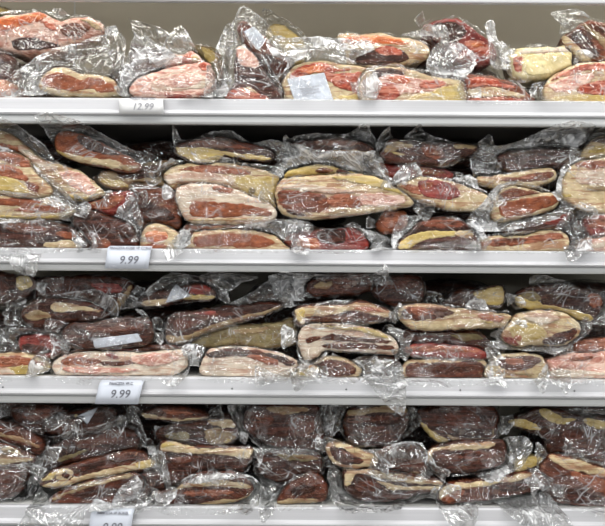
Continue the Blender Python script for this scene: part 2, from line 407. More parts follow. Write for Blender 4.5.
    # the bag
    polys = p['bags']+p['flaps']
    shp = lambda U, V: np.minimum.reduce([sdf_poly(P, U, V) for P in polys]+[bs(U, V)-0.7])
    lo = np.min([P.min(0) for P in polys+[p['body']]], 0)-3; hi = np.max([P.max(0) for P in polys+[p['body']]], 0)+3
    def bag_sdf(U, V):
        o = sample(OWN, U, V)
        hid = o < p['Y']-0.010
        F = shp(U, V)+0.9*noise(U/4, V/4, p['id']+7)
        for (x0, y0, x1, y1) in ((107, 242, 154, 270), (97, 377, 145, 404), (90, 505, 136, 540)):
            (a0, b0), (a1, b1) = uv(x0, y0), uv(x1, y1)
            F = np.maximum(F, np.minimum(np.minimum(U-a0, a1-U), np.minimum(V-b0, b1-V)))
        return np.where(hid, np.maximum(F, 0.9), F)
    h = 1.2
    g4 = grid(bag_sdf, (*lo, *hi), h)
    if g4 is None: return
    u, v, q4, e4 = g4
    nu, nv = int((hi[0]-lo[0])/h)+2, int((hi[1]-lo[1])/h)+2
    GU, GV = np.meshgrid(lo[0]+h*np.arange(nu), lo[1]+h*np.arange(nv))
    FB = body_sdf(p, GU, GV)
    own = np.where(FB < 0.8, body_front(p, FB, GU, GV)-lift, 9.0)
    oth = sample(G, GU, GV); oth = np.where(sample(OWN, GU, GV) < p['Y']-0.010, 9.0, oth)-0.0045
    rail = np.where(ZC-GV*k < SHELF_TOP[p['row']]+0.002, -0.0115, 9.0)
    ceil = np.where(ZC-GV*k > CEIL[p['row']]-0.002, -0.0105, 9.0) if p['row'] != 'A' else 9.0
    rest = p['Y']+0.008+0.05*np.clip(FB, 0, 30)/30*(0.4)
    T = np.minimum(np.minimum(own, oth), np.minimum(rest, np.minimum(rail, ceil)))
    T = blur(T, 7)
    out = np.clip(FB/9, 0, 1)
    loose = np.clip((noise(GU/21, GV/12, p['id']+400)+(0.14 if p['milky'] else 0.09))*5, 0, 1)
    out = np.maximum(out, 0.55*loose*np.clip(FB/3+2.2, 0.35, 1))
    foc = p['focus']
    if foc is None:
        far = polys[0][np.argmax(np.hypot(*(polys[0]-c).T))] if polys else c
        foc = tuple(c+(far-c)*0.75)
    cr1 = crumple(GU, GV, rng, 6, 15, 3, 0.20, foc if rng.random() < 0.5 else None)
    cr2 = crumple(GU, GV, rng, 8, 26, 5, 0.62, foc)
    T = T-cr1*(1-out)*0.9-cr2*out
    T = np.minimum(T, np.minimum(own+0.0004, np.minimum(oth+0.003, np.minimum(rail, ceil)+0.001)))
    def samp(A, u, v):
        fi = np.clip((u-lo[0])/h, 0, nu-1.001); fj = np.clip((v-lo[1])/h, 0, nv-1.001)
        i = fi.astype(int); j = fj.astype(int); a = fi-i; b = fj-j
        return (A[j,i]*(1-a)+A[j,i+1]*a)*(1-b)+(A[j+1,i]*(1-a)+A[j+1,i+1]*a)*b
    y = samp(T, u, v)
    W = world(p, u, v, y)
    F4 = shp(u, v); fb = body_sdf(p, u, v)
    qs = F4[q4].mean(1); qb = fb[q4].mean(1)
    ql = samp(loose, u, v)[q4].mean(1)
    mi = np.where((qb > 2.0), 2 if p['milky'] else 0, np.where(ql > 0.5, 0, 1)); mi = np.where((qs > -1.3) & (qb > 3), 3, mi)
    parts_v = [W]; parts_f = [q4]; parts_m = [mi]; nn = len(u)
    # rear layer of the loose ends
    keep = qb > 1.0
    if keep.sum() > 6:
        q5 = q4[keep]; ids, inv = np.unique(q5, return_inverse=True)
        q5 = inv.reshape(q5.shape)
        T2 = T+0.0008+0.5*crumple(GU, GV, rng, 9, 22, 3, 0.35, None)*np.clip((-shp(GU, GV))/5, 0, 1)
        y2 = samp(T2, u[ids], v[ids])
        W2 = world(p, u[ids], v[ids], np.minimum(y2, y[ids]+0.004))
        parts_v.append(W2); parts_f.append(q5[:, ::-1]+nn); parts_m.append(np.where(mi[keep] == 3, 3, 0)); nn += len(ids)
    # the film along the slab's sides, running back
    bu, bv = U.copy(), V.copy()
    gu = (bu-cu); gv = (bv-cv)
    rr = np.maximum(np.hypot(gu, gv), 1); bu += 0.5*gu/rr; bv += 0.5*gv/rr
    ring = np.unique(be)
    mp = np.full(n, -1); mp[ring] = np.arange(len(ring))
    f0 = world(p, bu[ring], bv[ring], Yf[ring]-0.0006); f1 = world(p, cu+(bu[ring]-cu)*tap, Vb[ring], np.full(len(ring), p['Y']+p['D']))
    sb = np.stack([mp[be[:,0]], mp[be[:,0]]+len(ring), mp[be[:,1]]+len(ring), mp[be[:,1]]], 1)
    parts_v += [f0, f1]; parts_f.append(sb+nn); parts_m.append(np.full(len(sb), 1))
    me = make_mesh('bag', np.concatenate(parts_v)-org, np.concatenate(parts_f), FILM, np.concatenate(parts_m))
    o = link('plastic_bag', me, root)
    p['root'] = root
# ---------- the packages, shelf by shelf (A top ... D bottom) ----------
# top shelf
pk('A','A1',0,"thin brown ham slice ringed with cream fat under tall clear bag, top shelf left",'F',
 '168,340 185,310 220,290 275,286 320,305 370,314 420,318 480,345 494,388 430,400 300,398 220,392 172,370',
 'B:176,340 192,316 225,304 270,306 322,328 345,336 380,324 430,334 478,358 482,386 430,391 375,376 325,384 270,379 200,366 178,354',
 '0,345 60,295 150,240 250,195 330,180 380,150 440,132 490,128 518,150 522,220 515,300 525,398 380,404 160,400 60,402 0,400', focus='500,150')
pk('A','A1',1,"bright orange-red ham end low at the far left of the top shelf",'O','-60,335 0,338 40,350 62,365 45,388 -10,396 -60,396','',
 '-60,325 60,340 110,322 160,335 172,395 60,404 -60,404', milky=1)
pk('A','A1',2,"large marbled joint with orange-red top, piled high at the top shelf's left end",'P',
 '-60,80 0,72 60,62 150,50 190,58 250,88 330,72 400,88 438,122 405,150 330,172 270,188 240,210 120,222 40,214 -60,185',
 'O:-60,88 80,66 170,54 195,72 130,98 50,122 -60,132;K:60,168 130,160 230,180 250,200 110,212 55,200;R:180,100 215,95 245,125 215,130;F:330,78 395,92 432,125 405,128 370,98;L:255,120 300,95 380,112 340,150 280,150',
 '-60,60 150,40 220,50 330,68 410,84 442,124 400,160 330,182 240,215 110,228 -60,215',
 flaps=['215,62 222,30 265,40 320,92 352,132 250,128 200,112'], milky=1, focus='220,100')
pk('A','A1',3,"yellow-brown ham edge at the back left corner of the top shelf",'G','-40,20 20,30 60,50 120,62 60,80 -40,80','Y:-30,30 20,36 60,56 10,62','')
pk('A','A1',2,"dark crinkled pack squeezed under the large marbled joint, top shelf far left",'K','-60,200 30,230 66,262 50,310 60,345 -60,345','',
 '-60,195 40,222 80,262 60,350 -60,350', dy=-0.008)
pk('A','A2',0,"frosted pale pink ham pack with one corner of its bag standing in a tall triangle",'P',
 '45,360 70,335 130,310 200,285 300,268 362,260 388,290 400,350 360,392 240,408 120,402 45,392',
 'W:130,350 200,310 300,300 370,330 350,370 240,385 150,385;P:150,345 220,315 320,310 350,340 250,370;R:335,270 362,266 368,290 345,295;M:190,400 240,396 300,404 260,412 200,410',
 '0,345 20,250 65,138 150,175 250,235 330,248 390,286 442,340 452,412 200,418 0,405', milky=1, focus='90,260')
pk('A','A2',1,"pack with yellow and red end and upright pointed bag behind the frosted pink pack",'P',
 '200,235 265,228 300,215 350,258 365,300 330,330 200,330','Y:305,232 330,238 350,262 325,270 305,255;R:265,240 300,222 300,262 262,268',
 '185,190 200,155 255,100 290,150 340,240 372,292 330,330 200,330', focus='255,110')
pk('A','A2',2,"dark pack with clear tail of film leaning left behind the tall triangular bag corner",'K',
 '50,190 110,200 200,215 210,290 190,340 60,340','',
 '20,48 50,85 110,88 180,120 212,152 192,190 200,260 100,300 40,300 60,150', focus='20,60')
pk('A','A2',3,"yellow-olive ham in the shadow behind the upright pointed bag, top shelf",'G','320,190 400,205 430,270 420,340 340,340 300,240','Y:340,200 390,215 410,260 370,262','')
pk('A','G2',0,"dark pack on end with pink patch and bag pulled into a peak, top shelf",'K',
 '75,262 98,240 108,135 158,160 200,225 248,288 160,292 76,292',
 'P:106,132 150,150 168,190 118,190;R:78,266 115,252 150,262 205,288 120,291 78,290;F:108,258 140,250 165,268 130,262',
 '26,190 35,188 70,65 95,78 112,130 180,158 254,286 240,294 30,293 22,250', focus='70,70')
pk('A','G2',1,"brown ham under a steeply leaning bag that holds a white printed label",'L',
 '120,60 170,90 225,150 262,185 255,250 240,290 205,230 150,150 112,90','K:175,150 230,172 258,200 240,245 205,215;R:195,120 215,120 215,150 198,145',
 '95,60 125,18 160,35 200,75 218,112 262,180 250,260 205,225 130,135 92,95',
 stickers=['125,92 158,74 190,116 168,146'], focus='125,22')
pk('A','G2',3,"yellow ham with a thin peaked bag far back behind the label-bearing leaning pack",'Y','195,85 235,70 275,98 300,125 290,180 200,180','',
 '180,18 222,38 262,65 305,100 300,130 200,110 185,60', focus='185,20')
pk('A','G2',0,"red and cream ham pack with a big white paper label, top shelf centre",'F',
 '240,235 262,200 300,180 350,176 420,188 470,193 498,220 497,288 400,294 260,292 244,262',
 'R:262,210 300,186 350,180 390,196 440,200 380,212 330,208 265,232;R:355,212 400,212 482,210 492,262 450,268 385,246;Y:385,278 450,272 495,262 496,288 400,292;O:290,195 350,188 360,204 300,212',
 '232,240 250,190 262,178 350,172 480,188 505,220 504,294 248,294',
 flaps=['258,182 205,158 190,120 215,95 260,104 330,104 400,110 490,124 497,150 450,166 440,190 350,178'],
 stickers=['250,228 358,210 384,290 272,291'], milky=1, focus='450,170')
pk('A','A4',1,"bright red ham slab over a dark lean underside in middle of top shelf",'F',
 '-97,152 -50,142 0,146 80,140 150,155 230,165 280,190 292,228 245,252 190,262 150,275 50,280 -40,275 -60,200',
 'O:-90,160 0,152 80,148 185,168 205,188 100,184 0,184 -80,176;K:-40,210 30,212 130,190 205,235 170,262 40,275 -35,262;R:60,205 140,195 180,225 110,235',
 '-105,160 0,138 90,134 180,148 285,185 300,230 245,262 100,285 -50,278', focus='270,200')
pk('A','A4',2,"dark pack ending in a flat frosted bag tail behind the bright red slab",'K','180,170 300,165 360,170 370,230 300,250 190,250','',
 '172,145 260,121 332,112 364,152 370,230 290,235 232,165', milky=1, focus='330,120')
pk('A','A4',0,"coarsely marbled red pancetta, yellow fat edge, round frosted bag end standing above it",'F',
 '10,320 60,288 130,282 220,298 330,328 420,338 442,370 436,424 300,434 60,432 5,425',
 'K:55,295 130,286 190,305 150,332 70,345;P:60,340 160,310 240,330 360,345 330,380 180,395 60,420;R:50,375 110,345 170,380 160,412 70,424;O:110,330 180,318 215,345 140,350;R:250,345 350,345 345,368 265,372;Y:180,424 300,384 424,352 436,400 430,426 300,432',
 '0,320 55,280 140,275 240,290 440,330 452,375 445,430 0,434',
 flaps=['280,290 288,240 310,195 350,165 400,168 460,200 498,236 472,300 430,332 360,325'], milky=1, focus='330,300')
pk('A','A4',2,"big dark maroon ham joint at the back of the top shelf, right of centre",'M',
 '270,110 330,85 410,80 460,105 500,140 540,162 570,200 560,262 430,262 360,200 300,150',
 'R:440,175 500,170 556,200 540,235 470,215;K:300,110 400,92 450,130 400,180 330,150;O:470,185 510,182 520,196 480,200','265,112 330,78 415,74 470,100 560,160 585,210 560,270 430,270', focus='540,170')
pk('A','G3',0,"flat red and white streaked ham in front beneath the pale yellow block",'L',
 '196,226 240,216 320,232 385,268 390,300 200,300','F:205,262 260,250 330,262 382,280 300,276 215,274;R:200,228 250,222 320,240 345,256 260,246 205,252;R:210,284 300,280 380,290 300,297 212,297',
 '190,222 245,210 330,228 395,262 396,302 192,302', focus='390,280')
pk('A','A5',1,"pale yellow block wrapped in film with a tall twisted bag tail at its left",'C',
 '130,240 132,236 165,210 172,206 345,197 352,198 384,222 385,228 386,300 380,312 205,332 198,333 150,322 146,318',
 'R:138,250 158,238 182,240 178,300 148,300;W:175,210 350,201 372,216 185,228;C:195,235 375,228 378,290 200,315',
 '120,205 350,192 384,212 392,290 280,330 215,336 140,330',
 flaps=['82,215 130,204 180,240 225,330 170,352 110,312 60,290 38,240 34,150 24,95 50,73 68,95 76,180','378,225 430,218 462,240 452,268 400,280'], milky=1, focus='60,120')
pk('A','A5',1,"dark ham with cream fat edge tilted against the right end of top shelf",'L',
 '345,160 390,132 430,98 480,85 560,110 620,160 620,280 520,290 460,268 400,222',
 'F:343,162 362,150 470,252 462,270 400,224;T:432,110 455,106 600,230 575,250;K:385,160 420,130 500,220 470,235',
 '338,100 350,32 420,42 480,80 560,104 625,150 625,285 480,290 400,236 345,170', flaps=['300,50 350,32 420,42 470,84 400,110 345,105'], focus='350,50')
pk('A','A5',0,"large red and pink ham with cream underside, top shelf far right",'F',
 '275,392 285,350 330,310 420,272 526,260 620,258 620,436 380,438 290,428',
 'R:298,340 350,302 440,270 560,262 620,268 620,290 480,296 400,312 335,330;P:298,350 400,318 480,310 440,360 350,390 300,375;R:405,388 450,352 620,325 620,395 480,400;Y:290,415 400,400 620,405 620,434 380,436',
 '205,398 225,350 280,338 330,302 440,262 625,250 625,440 300,440 212,424', focus='240,380')
# second shelf
pk('B','B1',1,"large ham lying diagonally with pale frosted tip pointing down to the right, second shelf left",'F',
 '-60,50 20,58 70,92 125,140 200,168 270,192 322,238 337,265 262,280 200,258 150,205 60,155 -60,120',
 'P:195,188 260,188 315,240 290,262 225,228;R:-60,90 40,98 90,128 60,150 -60,125;Y:200,250 262,270 330,262 300,278 255,282;W:60,95 130,145 190,172 160,185 80,140',
 '-60,15 40,22 92,58 150,98 180,148 250,178 322,232 342,264 270,286 190,258 140,195 50,150 -60,125', focus='60,40')
pk('B','B1',0,"red and yellow-fatted ham in shiny bluish bag, second shelf far left",'F',
 '-60,130 40,125 90,150 110,190 160,235 155,262 80,268 20,258 -60,240',
 'R:-60,110 40,112 105,150 85,172 0,150;R:-60,160 50,170 95,212 60,212 -10,196;Y:-60,205 40,208 95,254 20,252 -60,240;L:85,215 130,235 120,258 90,240',
 '-60,100 60,122 130,180 200,230 247,290 232,318 150,292 60,268 -60,252', milky=1, focus='230,300')
pk('B','B1',0,"long cream and brown ham slab under the shiny bluish bag, second shelf far left",'F',
 '-60,262 60,262 150,272 200,290 238,308 222,336 100,347 -60,345',
 'B:-60,274 100,272 145,286 80,302 -60,292;R:36,314 100,298 190,296 215,316 120,320;Y:-60,330 100,334 200,326 160,342 -60,342',
 '-60,254 100,260 200,274 248,298 238,332 110,352 -60,350', dy=0.004, focus='240,300')
pk('B','B1',0,"dark ham, second shelf bottom left corner with crumpled film hanging over the rail",'K',
 '-60,355 100,350 180,356 232,372 270,402 268,442 -60,446','F:150,420 230,414 264,430 262,440 155,438;L:10,362 120,356 150,380 60,388;B:185,385 235,384 250,405 200,405',
 '-60,370 60,368 130,368 160,345 240,363 275,410 270,444 -60,446', flaps=['-60,400 60,370 130,368 155,400 157,470 140,530 80,515 60,480 -60,470'], milky=1, focus='110,380')
pk('B','B1',1,"brown ham with curved cream rim in a slanting bag, second shelf's upper left",'B',
 '183,110 193,58 260,62 340,98 410,133 462,165 445,182 390,182 320,163 230,142',
 'F:183,100 205,124 300,140 398,155 396,180 320,164 225,146 188,118;Y:183,112 230,135 225,146 190,130;K:260,66 340,100 400,132 330,128 270,100;T:400,165 455,166 445,180 400,181',
 '138,20 170,8 210,15 300,40 370,80 440,115 512,130 508,152 450,155 462,178 430,186 330,168 215,145 178,112', focus='150,20')
pk('B','B1',2,"dim cream-edged ham in shade below the slanting brown ham, second shelf",'T',
 '325,212 342,186 450,165 520,152 600,160 650,180 640,225 520,238 420,242 350,236','K:385,182 460,168 600,165 640,185 560,200 480,210 405,207;Y:330,210 400,215 420,238 350,232',
 '320,215 340,180 460,155 600,150 655,180 645,230 420,246', dy=-0.01)
pk('B','B1',1,"small maroon-faced ham block in the gap left of centre, second shelf",'M',
 '288,292 310,270 420,253 442,282 400,318 350,335 300,330','R:296,292 320,276 405,264 380,300 310,310;F:292,290 330,283 310,292','284,290 312,264 425,248 446,285 390,335 300,336')
pk('B','B2',1,"brown lean piece under cloudy film beside the price tag end, second shelf",'L',
 '-60,235 20,238 80,258 97,330 90,372 0,372 -50,350','K:-50,290 40,300 80,340 0,355 -45,335','-65,228 20,234 86,254 104,330 80,376 -60,368', milky=1, dy=0.006)
pk('B','B1',0,"small dark pack in a milky triangular fold of film above the second shelf's tag",'K',
 '243,330 300,318 350,335 400,350 440,380 440,442 270,444 248,395','L:272,412 340,404 362,420 352,440 275,441',
 '235,325 270,312 340,320 360,350 372,438 268,444 238,380', flaps=['330,405 345,370 400,300 435,268 455,300 475,425 400,430'], milky=1, focus='440,275')
pk('B','B2',0,"small red-faced ham end in cream fat, right of the second shelf's tag",'F',
 '-20,372 30,362 82,384 92,420 78,444 -25,444','O:-8,384 42,382 58,404 20,418 -10,412;R:-10,425 40,424 60,440 -10,442',
 '-25,368 32,358 90,382 140,400 112,444 -28,444', flaps=['58,436 70,400 112,374 142,400 112,440'], milky=1, focus='110,380')
pk('B','B2',1,"dark ham with bright yellow underside, topmost in pile left of centre, second shelf",'K',
 '83,110 110,93 200,72 300,88 392,118 396,148 300,142 240,138 200,154 150,154 98,132',
 'Y:84,104 110,108 180,106 242,128 216,153 160,155 98,132;Y:232,122 320,128 393,138 390,149 300,142;L:120,100 200,82 280,95 330,112 220,110',
 '70,60 85,42 100,80 150,75 200,55 270,50 330,90 400,80 442,95 432,120 398,150 300,150 200,160 98,138', focus='90,60')
pk('B','B2',1,"thick cream ham with a broad yellow right half, second shelf left of centre",'F',
 '43,202 60,180 120,160 250,160 400,190 428,228 434,282 402,310 330,288 290,258 220,242 110,242 72,238',
 'R:98,178 180,163 330,182 300,197 130,186;Y:275,205 422,210 430,290 385,292 300,242;W:50,200 120,185 260,200 270,225 120,222 60,225;G:330,240 350,245 345,262 322,258',
 '30,180 70,145 150,155 230,135 300,158 420,168 442,200 438,292 402,314 300,274 100,252 42,208', focus='60,160')
pk('B','B2',0,"ham with long rusty-brown cut face under white fat, second shelf left of centre",'W',
 '90,242 130,228 230,233 330,270 392,296 412,325 384,352 200,354 128,348 93,290',
 'B:128,302 160,284 260,288 362,304 380,327 300,333 180,338 138,332;R:208,236 270,234 268,256 215,252;F:120,345 200,350 380,345 370,335 200,340;R:375,308 400,320 395,335 370,325',
 '86,240 110,224 240,226 340,262 402,292 418,335 384,357 128,354 88,292', milky=1, focus='400,320')
pk('B','B2',1,"thin brown ham slab sandwiched under the rusty-brown cut face, second shelf",'L','100,382 155,348 260,342 312,360 330,390 120,396','R:120,378 160,356 260,350 300,366 200,376','96,384 150,344 265,338 330,362 330,396 110,398', dy=-0.006)
pk('B','B2',0,"lowest rusty-faced ham, under a long flat milky bag on the second shelf",'F',
 '136,446 142,400 160,385 300,380 400,396 440,428 436,448','B:146,402 180,394 320,390 405,410 380,434 200,433 148,430',
 '70,430 92,395 135,372 200,385 330,380 440,420 440,448 70,446', flaps=['150,385 200,375 330,358 430,343 520,348 540,380 500,405 430,415 330,392 200,392'], milky=1, focus='520,360')
pk('B','B3',1,"flat dark ham with thin cream underside, topmost, second shelf centre",'K',
 '-25,90 60,83 130,73 190,88 242,108 228,136 120,132 10,116','T:95,120 180,116 228,126 160,136;L:40,88 130,80 200,98 120,104',
 '-28,75 60,60 150,65 200,40 235,55 252,85 242,134 130,138 -25,120', focus='220,60')
pk('B','B3',1,"thin yellow ham almost hidden by a broad crumpled cloudy bag, centre of second shelf",'Y',
 '-45,190 20,168 110,172 165,188 200,200 150,206 40,210 -40,208','K:130,170 165,180 160,196 120,190;L:60,176 110,178 100,190 50,188',
 '-48,186 30,160 170,170 215,204 140,212 -44,212', flaps=['-75,160 -75,130 -50,95 0,100 60,120 150,125 250,130 280,165 300,215 270,215 190,175 100,170 -10,178 -60,205'], milky=1, focus='-60,140')
pk('B','B3',0,"large layered pancetta with cream top and brown stripes, second shelf centre",'F',
 '-75,245 -50,212 50,202 200,196 270,214 330,250 374,290 302,307 200,322 80,338 -30,334 -72,302',
 'L:-72,252 0,250 82,264 92,312 0,324 -58,306;R:88,270 150,258 225,278 195,302 100,302;P:195,262 320,262 345,290 220,298;Y:90,203 220,199 300,224 345,262 270,242 150,216;K:-65,310 -10,322 60,325 0,332;W:-60,240 0,225 120,240 180,255 60,256 0,245;T:95,305 150,305 150,325 98,330',
 '-80,244 -54,206 50,194 204,188 280,208 345,250 384,292 306,314 200,330 80,344 -34,340 -78,304', focus='370,290')
pk('B','B3',1,"dark pack under stiffly crumpled film on the shelf below the layered pancetta",'M',
 '-40,400 20,382 100,378 170,372 212,400 205,446 -35,446','O:-8,410 50,406 62,432 0,434;K:60,380 150,380 145,420 70,420;M:150,386 180,378 190,415 155,420',
 '-55,350 0,345 60,370 120,382 170,350 205,375 215,446 -40,446', flaps=['20,410 160,425 200,372 300,410 335,442 200,448 60,440'], milky=1, focus='190,440')
pk('B','B3',0,"dark ham with curved yellow fat band on the floor of second shelf, right of centre",'K',
 '325,430 370,375 420,343 500,338 560,368 592,430 562,448 345,448','Y:325,436 345,405 400,384 508,382 512,398 420,408 352,440;L:400,350 500,344 540,366 430,372;F:510,386 560,380 570,400 520,402',
 '300,420 330,330 430,340 520,346 602,380 602,448 325,448 310,430', milky=1, focus='330,400')
pk('B','B3',1,"small orange-red cut ham end standing left of the curved yellow fat band, second shelf",'B','258,345 290,318 348,322 345,372 288,388 258,372','R:266,345 292,328 338,332 330,362 285,374','252,345 290,312 354,318 350,376 286,394 252,376')
pk('B','B3',1,"ham with a tan-capped left corner, topmost right of centre on the second shelf",'K',
 '268,130 275,108 300,84 360,83 440,92 540,96 578,102 576,120 510,152 470,168 400,158 290,153',
 'T:275,112 305,87 350,94 372,105 312,118 282,126;T:510,96 576,100 574,112 512,108;L:400,100 460,104 470,140 420,140;Y:300,122 350,128 330,134',
 '250,120 255,80 290,45 320,90 380,42 440,70 520,95 528,150 470,174 380,162 290,158 254,142', focus='400,60')
pk('B','B3',2,"maroon ham layer wedged under the tan-capped ham, second shelf",'M','272,150 400,158 482,180 500,205 420,225 330,212 285,190','R:380,170 460,182 480,196 400,190','', dy=-0.01)
pk('B','B3',0,"red ham with pale curved rim in a bright crinkled bag, second shelf right",'F',
 '322,240 345,223 400,205 480,218 560,240 620,270 625,305 520,312 440,297 370,270',
 'R:330,234 352,226 390,236 400,262 372,258;M:385,218 450,214 500,226 530,262 480,280 410,266;R:400,225 440,222 430,240 405,245',
 '318,240 340,214 480,206 580,232 632,268 630,312 520,318 430,302 350,268', flaps=['300,215 340,165 380,160 402,205 340,225','470,225 560,196 590,235 610,290 540,270'], milky=1, focus='360,180')
pk('B','B4',2,"dark ham behind a long frosty bag slanting up rightward, second shelf's upper right",'K',
 '165,128 330,112 430,120 440,175 340,180 200,190','',
 '90,105 180,100 250,75 320,45 400,40 465,55 445,90 405,120 440,140 360,140 280,128 200,122 130,127', milky=1, focus='440,50', dy=-0.012)
pk('B','B4',1,"cream ham with dark top under rail, at the far right of second shelf",'F','435,132 458,100 490,75 530,66 600,66 600,145 450,142','Y:445,128 490,100 600,96 600,110 480,125;K:470,82 530,68 600,68 600,84 500,92','425,136 452,90 482,48 600,20 600,146 440,146', focus='490,50')
pk('B','B4',1,"brown slab with cream ends half way up the pile, second shelf right",'F','95,206 160,200 240,188 320,176 347,184 350,206 312,224 230,240 120,230',
 'L:160,214 240,198 330,184 342,200 300,216 200,220;R:230,205 300,195 260,212',
 '70,140 100,120 140,135 165,165 172,190 250,182 342,170 356,208 282,240 130,240 82,215', focus='100,150')
pk('B','B4',0,"thick cream-white ham with red top, second shelf far right",'F','375,262 385,200 430,155 530,143 600,143 600,300 540,318 460,316 400,290',
 'R:412,165 450,150 600,148 600,168 450,178;W:420,185 600,180 600,215 440,230;Y:362,262 400,258 395,272 372,272;T:460,235 600,230 600,245 470,250',
 '352,250 362,180 398,148 450,138 605,136 605,326 460,326 400,294 360,275', milky=1, focus='370,230')
pk('B','B4',0,"ham with an orange-brown cut face in loosely folded bag, right part of second shelf",'F',
 '140,330 152,272 200,238 260,244 310,258 345,262 358,286 332,312 250,334 170,350',
 'B:158,298 200,285 300,268 348,264 352,290 270,322 178,338;L:158,270 205,242 300,256 250,264 180,284',
 '135,250 190,220 260,228 340,252 372,280 360,315 240,355 160,356 130,330', flaps=['55,350 90,300 140,250 190,222 170,290 200,345 150,385 60,372','200,345 340,305 372,280 392,300 352,340 240,372 150,384'], milky=1, focus='150,270')
pk('B','B4',0,"flat reddish-brown ham with a cream base lying on the second shelf, right part",'F',
 '72,448 90,415 150,402 240,400 330,380 388,398 384,440 330,450','R:86,428 150,406 240,404 330,386 380,402 330,412 200,430;L:150,410 240,404 250,415 160,424',
 '60,422 130,392 260,382 345,375 395,400 392,450 65,450', flaps=['340,375 395,318 430,350 462,400 455,446 380,446'], milky=1, focus='420,360')
pk('B','B4',1,"dark rounded ham squeezed between the two cream-edged brown hams, second shelf right",'K','180,388 190,362 300,350 390,315 404,340 362,372 280,388','M:300,356 385,322 395,335 350,362','175,392 188,355 300,343 395,308 410,340 360,380', dy=-0.006)
pk('B','B4',0,"maroon ham in the lower right corner of the second shelf",'M','452,342 530,330 600,330 600,384 530,388 465,396','R:460,348 530,338 540,360 470,372','446,340 530,324 605,324 605,390 465,402')
pk('B','B4',0,"pale pink ham on the shelf in the lower right corner of the second shelf",'P','428,448 455,405 530,384 600,384 600,448','W:450,430 530,410 600,410 600,424 470,440','420,450 450,400 530,378 605,378 605,450', milky=1)
# third shelf
pk('C','C1',1,"pack with crumpled bag and a yellow rind edge, third shelf upper left corner",'K',
 '-60,30 60,38 112,42 125,72 105,100 60,130 -60,140','Y:60,50 100,40 118,70 100,86 68,90;L:-50,60 20,60 30,100 -50,110',
 '-60,25 60,32 118,36 130,72 108,106 60,134 -60,144', flaps=['-60,25 30,22 60,60 92,100 92,140 60,154 20,150 -60,162'], milky=1, focus='30,30')
pk('C','C1',2,"very dark ham with cream right-hand edge, high on the left of third shelf",'K',
 '128,95 145,48 400,42 472,66 475,95 440,150 415,175 330,170 250,150 140,150','T:425,128 465,82 482,80 440,160 412,178 398,168;M:330,70 430,70 440,100 380,100','', dy=-0.01)
pk('C','C1',1,"ham with cream stripe under frosty bag folded to a downward point, third shelf left",'K',
 '75,175 125,130 200,125 300,135 372,165 395,185 380,215 300,230 200,235 95,218','F:193,136 280,144 362,164 352,174 290,166 195,170;T:90,175 150,165 190,190 110,200',
 '10,212 60,160 140,120 240,100 330,88 380,100 420,140 400,205 300,238 150,240 85,222', flaps=['330,88 380,98 432,138 418,215 390,213 358,160 320,130'], focus='400,200')
pk('C','C1',0,"dark ham with white printed label strip and a looped film end, third shelf left",'K',
 '225,262 250,218 330,213 450,193 530,198 548,230 542,280 440,298 290,298','L:300,228 440,205 520,215 500,235 380,248',
 '158,215 170,195 220,200 300,222 380,215 450,196 530,190 556,225 560,272 480,290 290,304 220,288 180,255',
 flaps=['490,160 520,162 556,220 562,272 548,276 530,200'], stickers=['338,268 500,248 518,276 344,303'], focus='180,215')
pk('C','C1',1,"maroon ham under clear crumples at the left end of the third shelf",'M','70,268 150,258 202,275 215,310 190,335 90,330','K:80,285 150,290 190,315 100,322','-60,250 50,225 140,235 192,252 212,290 218,315 160,338 100,336 40,322 -60,330', focus='50,260')
pk('C','C1',0,"reddish ham with mustard-yellow underside, third shelf lower left corner",'F',
 '-60,336 60,323 130,338 177,368 155,388 60,408 -60,408','R:-60,342 60,328 128,342 160,364 80,368 -60,368;Y:28,374 100,364 172,364 174,374 92,398 48,404;W:-60,372 36,376 52,402 -60,405',
 '-60,328 60,316 134,332 184,366 158,394 60,412 -60,412', focus='170,360')
pk('C','C1',0,"long pink and white pancetta just above the third shelf price tag",'W',
 '188,370 213,342 268,325 400,318 520,322 600,314 662,316 676,365 610,402 400,417 280,414 206,396',
 'R:220,350 260,328 345,338 370,352 330,364 248,362;L:366,352 450,346 530,342 460,362 390,364;P:470,334 600,318 648,345 530,368;M:382,322 420,322 430,336 400,338;P:230,372 400,372 500,380 400,392 250,388;F:250,404 380,406 380,414 280,412',
 '175,380 198,345 260,317 420,311 560,316 668,308 686,330 684,380 610,410 400,422 250,418', flaps=['560,350 620,320 680,312 688,345 680,400 640,432 590,410'], milky=1, focus='600,400')
pk('C','C1',1,"thin reddish-brown ham layer resting on the long pink and white pancetta",'L','250,325 300,305 420,298 540,293 640,300 720,320 700,335 520,330 320,330','M:375,308 440,304 520,310 430,320;R:580,300 640,306 600,316','240,325 300,298 540,288 650,296 730,322 700,338 320,334', dy=-0.004)
pk('C','C2',1,"ham with yellow lower edge and white corner label, third shelf's upper left",'K',
 '-35,130 0,108 50,93 100,83 160,68 212,78 240,110 205,128 120,126 60,142 -20,152',
 'M:138,80 206,74 218,102 150,106;Y:108,110 190,106 238,114 205,126 122,125;F:-30,132 65,122 60,140 -18,150',
 '-30,110 50,40 110,28 180,40 230,22 300,30 395,45 330,65 300,90 242,112 230,126 50,148 -28,154', stickers=['56,138 82,82 96,70 150,112'], focus='380,45')
pk('C','C2',1,"dark ham lying diagonally with a cream lower rim rising to the right, third shelf",'K',
 '58,248 64,208 90,180 180,165 250,155 350,145 440,138 474,150 400,186 280,218 180,254 130,280 68,278',
 'T:58,252 120,258 250,206 400,170 468,148 472,160 330,202 200,248 130,282 72,280;L:90,200 180,180 250,178 180,215 100,240;M:150,175 240,165 220,180',
 '50,250 60,205 150,170 250,150 330,120 390,85 440,50 472,100 474,155 440,170 380,192 230,240 132,287 66,284', focus='440,60')
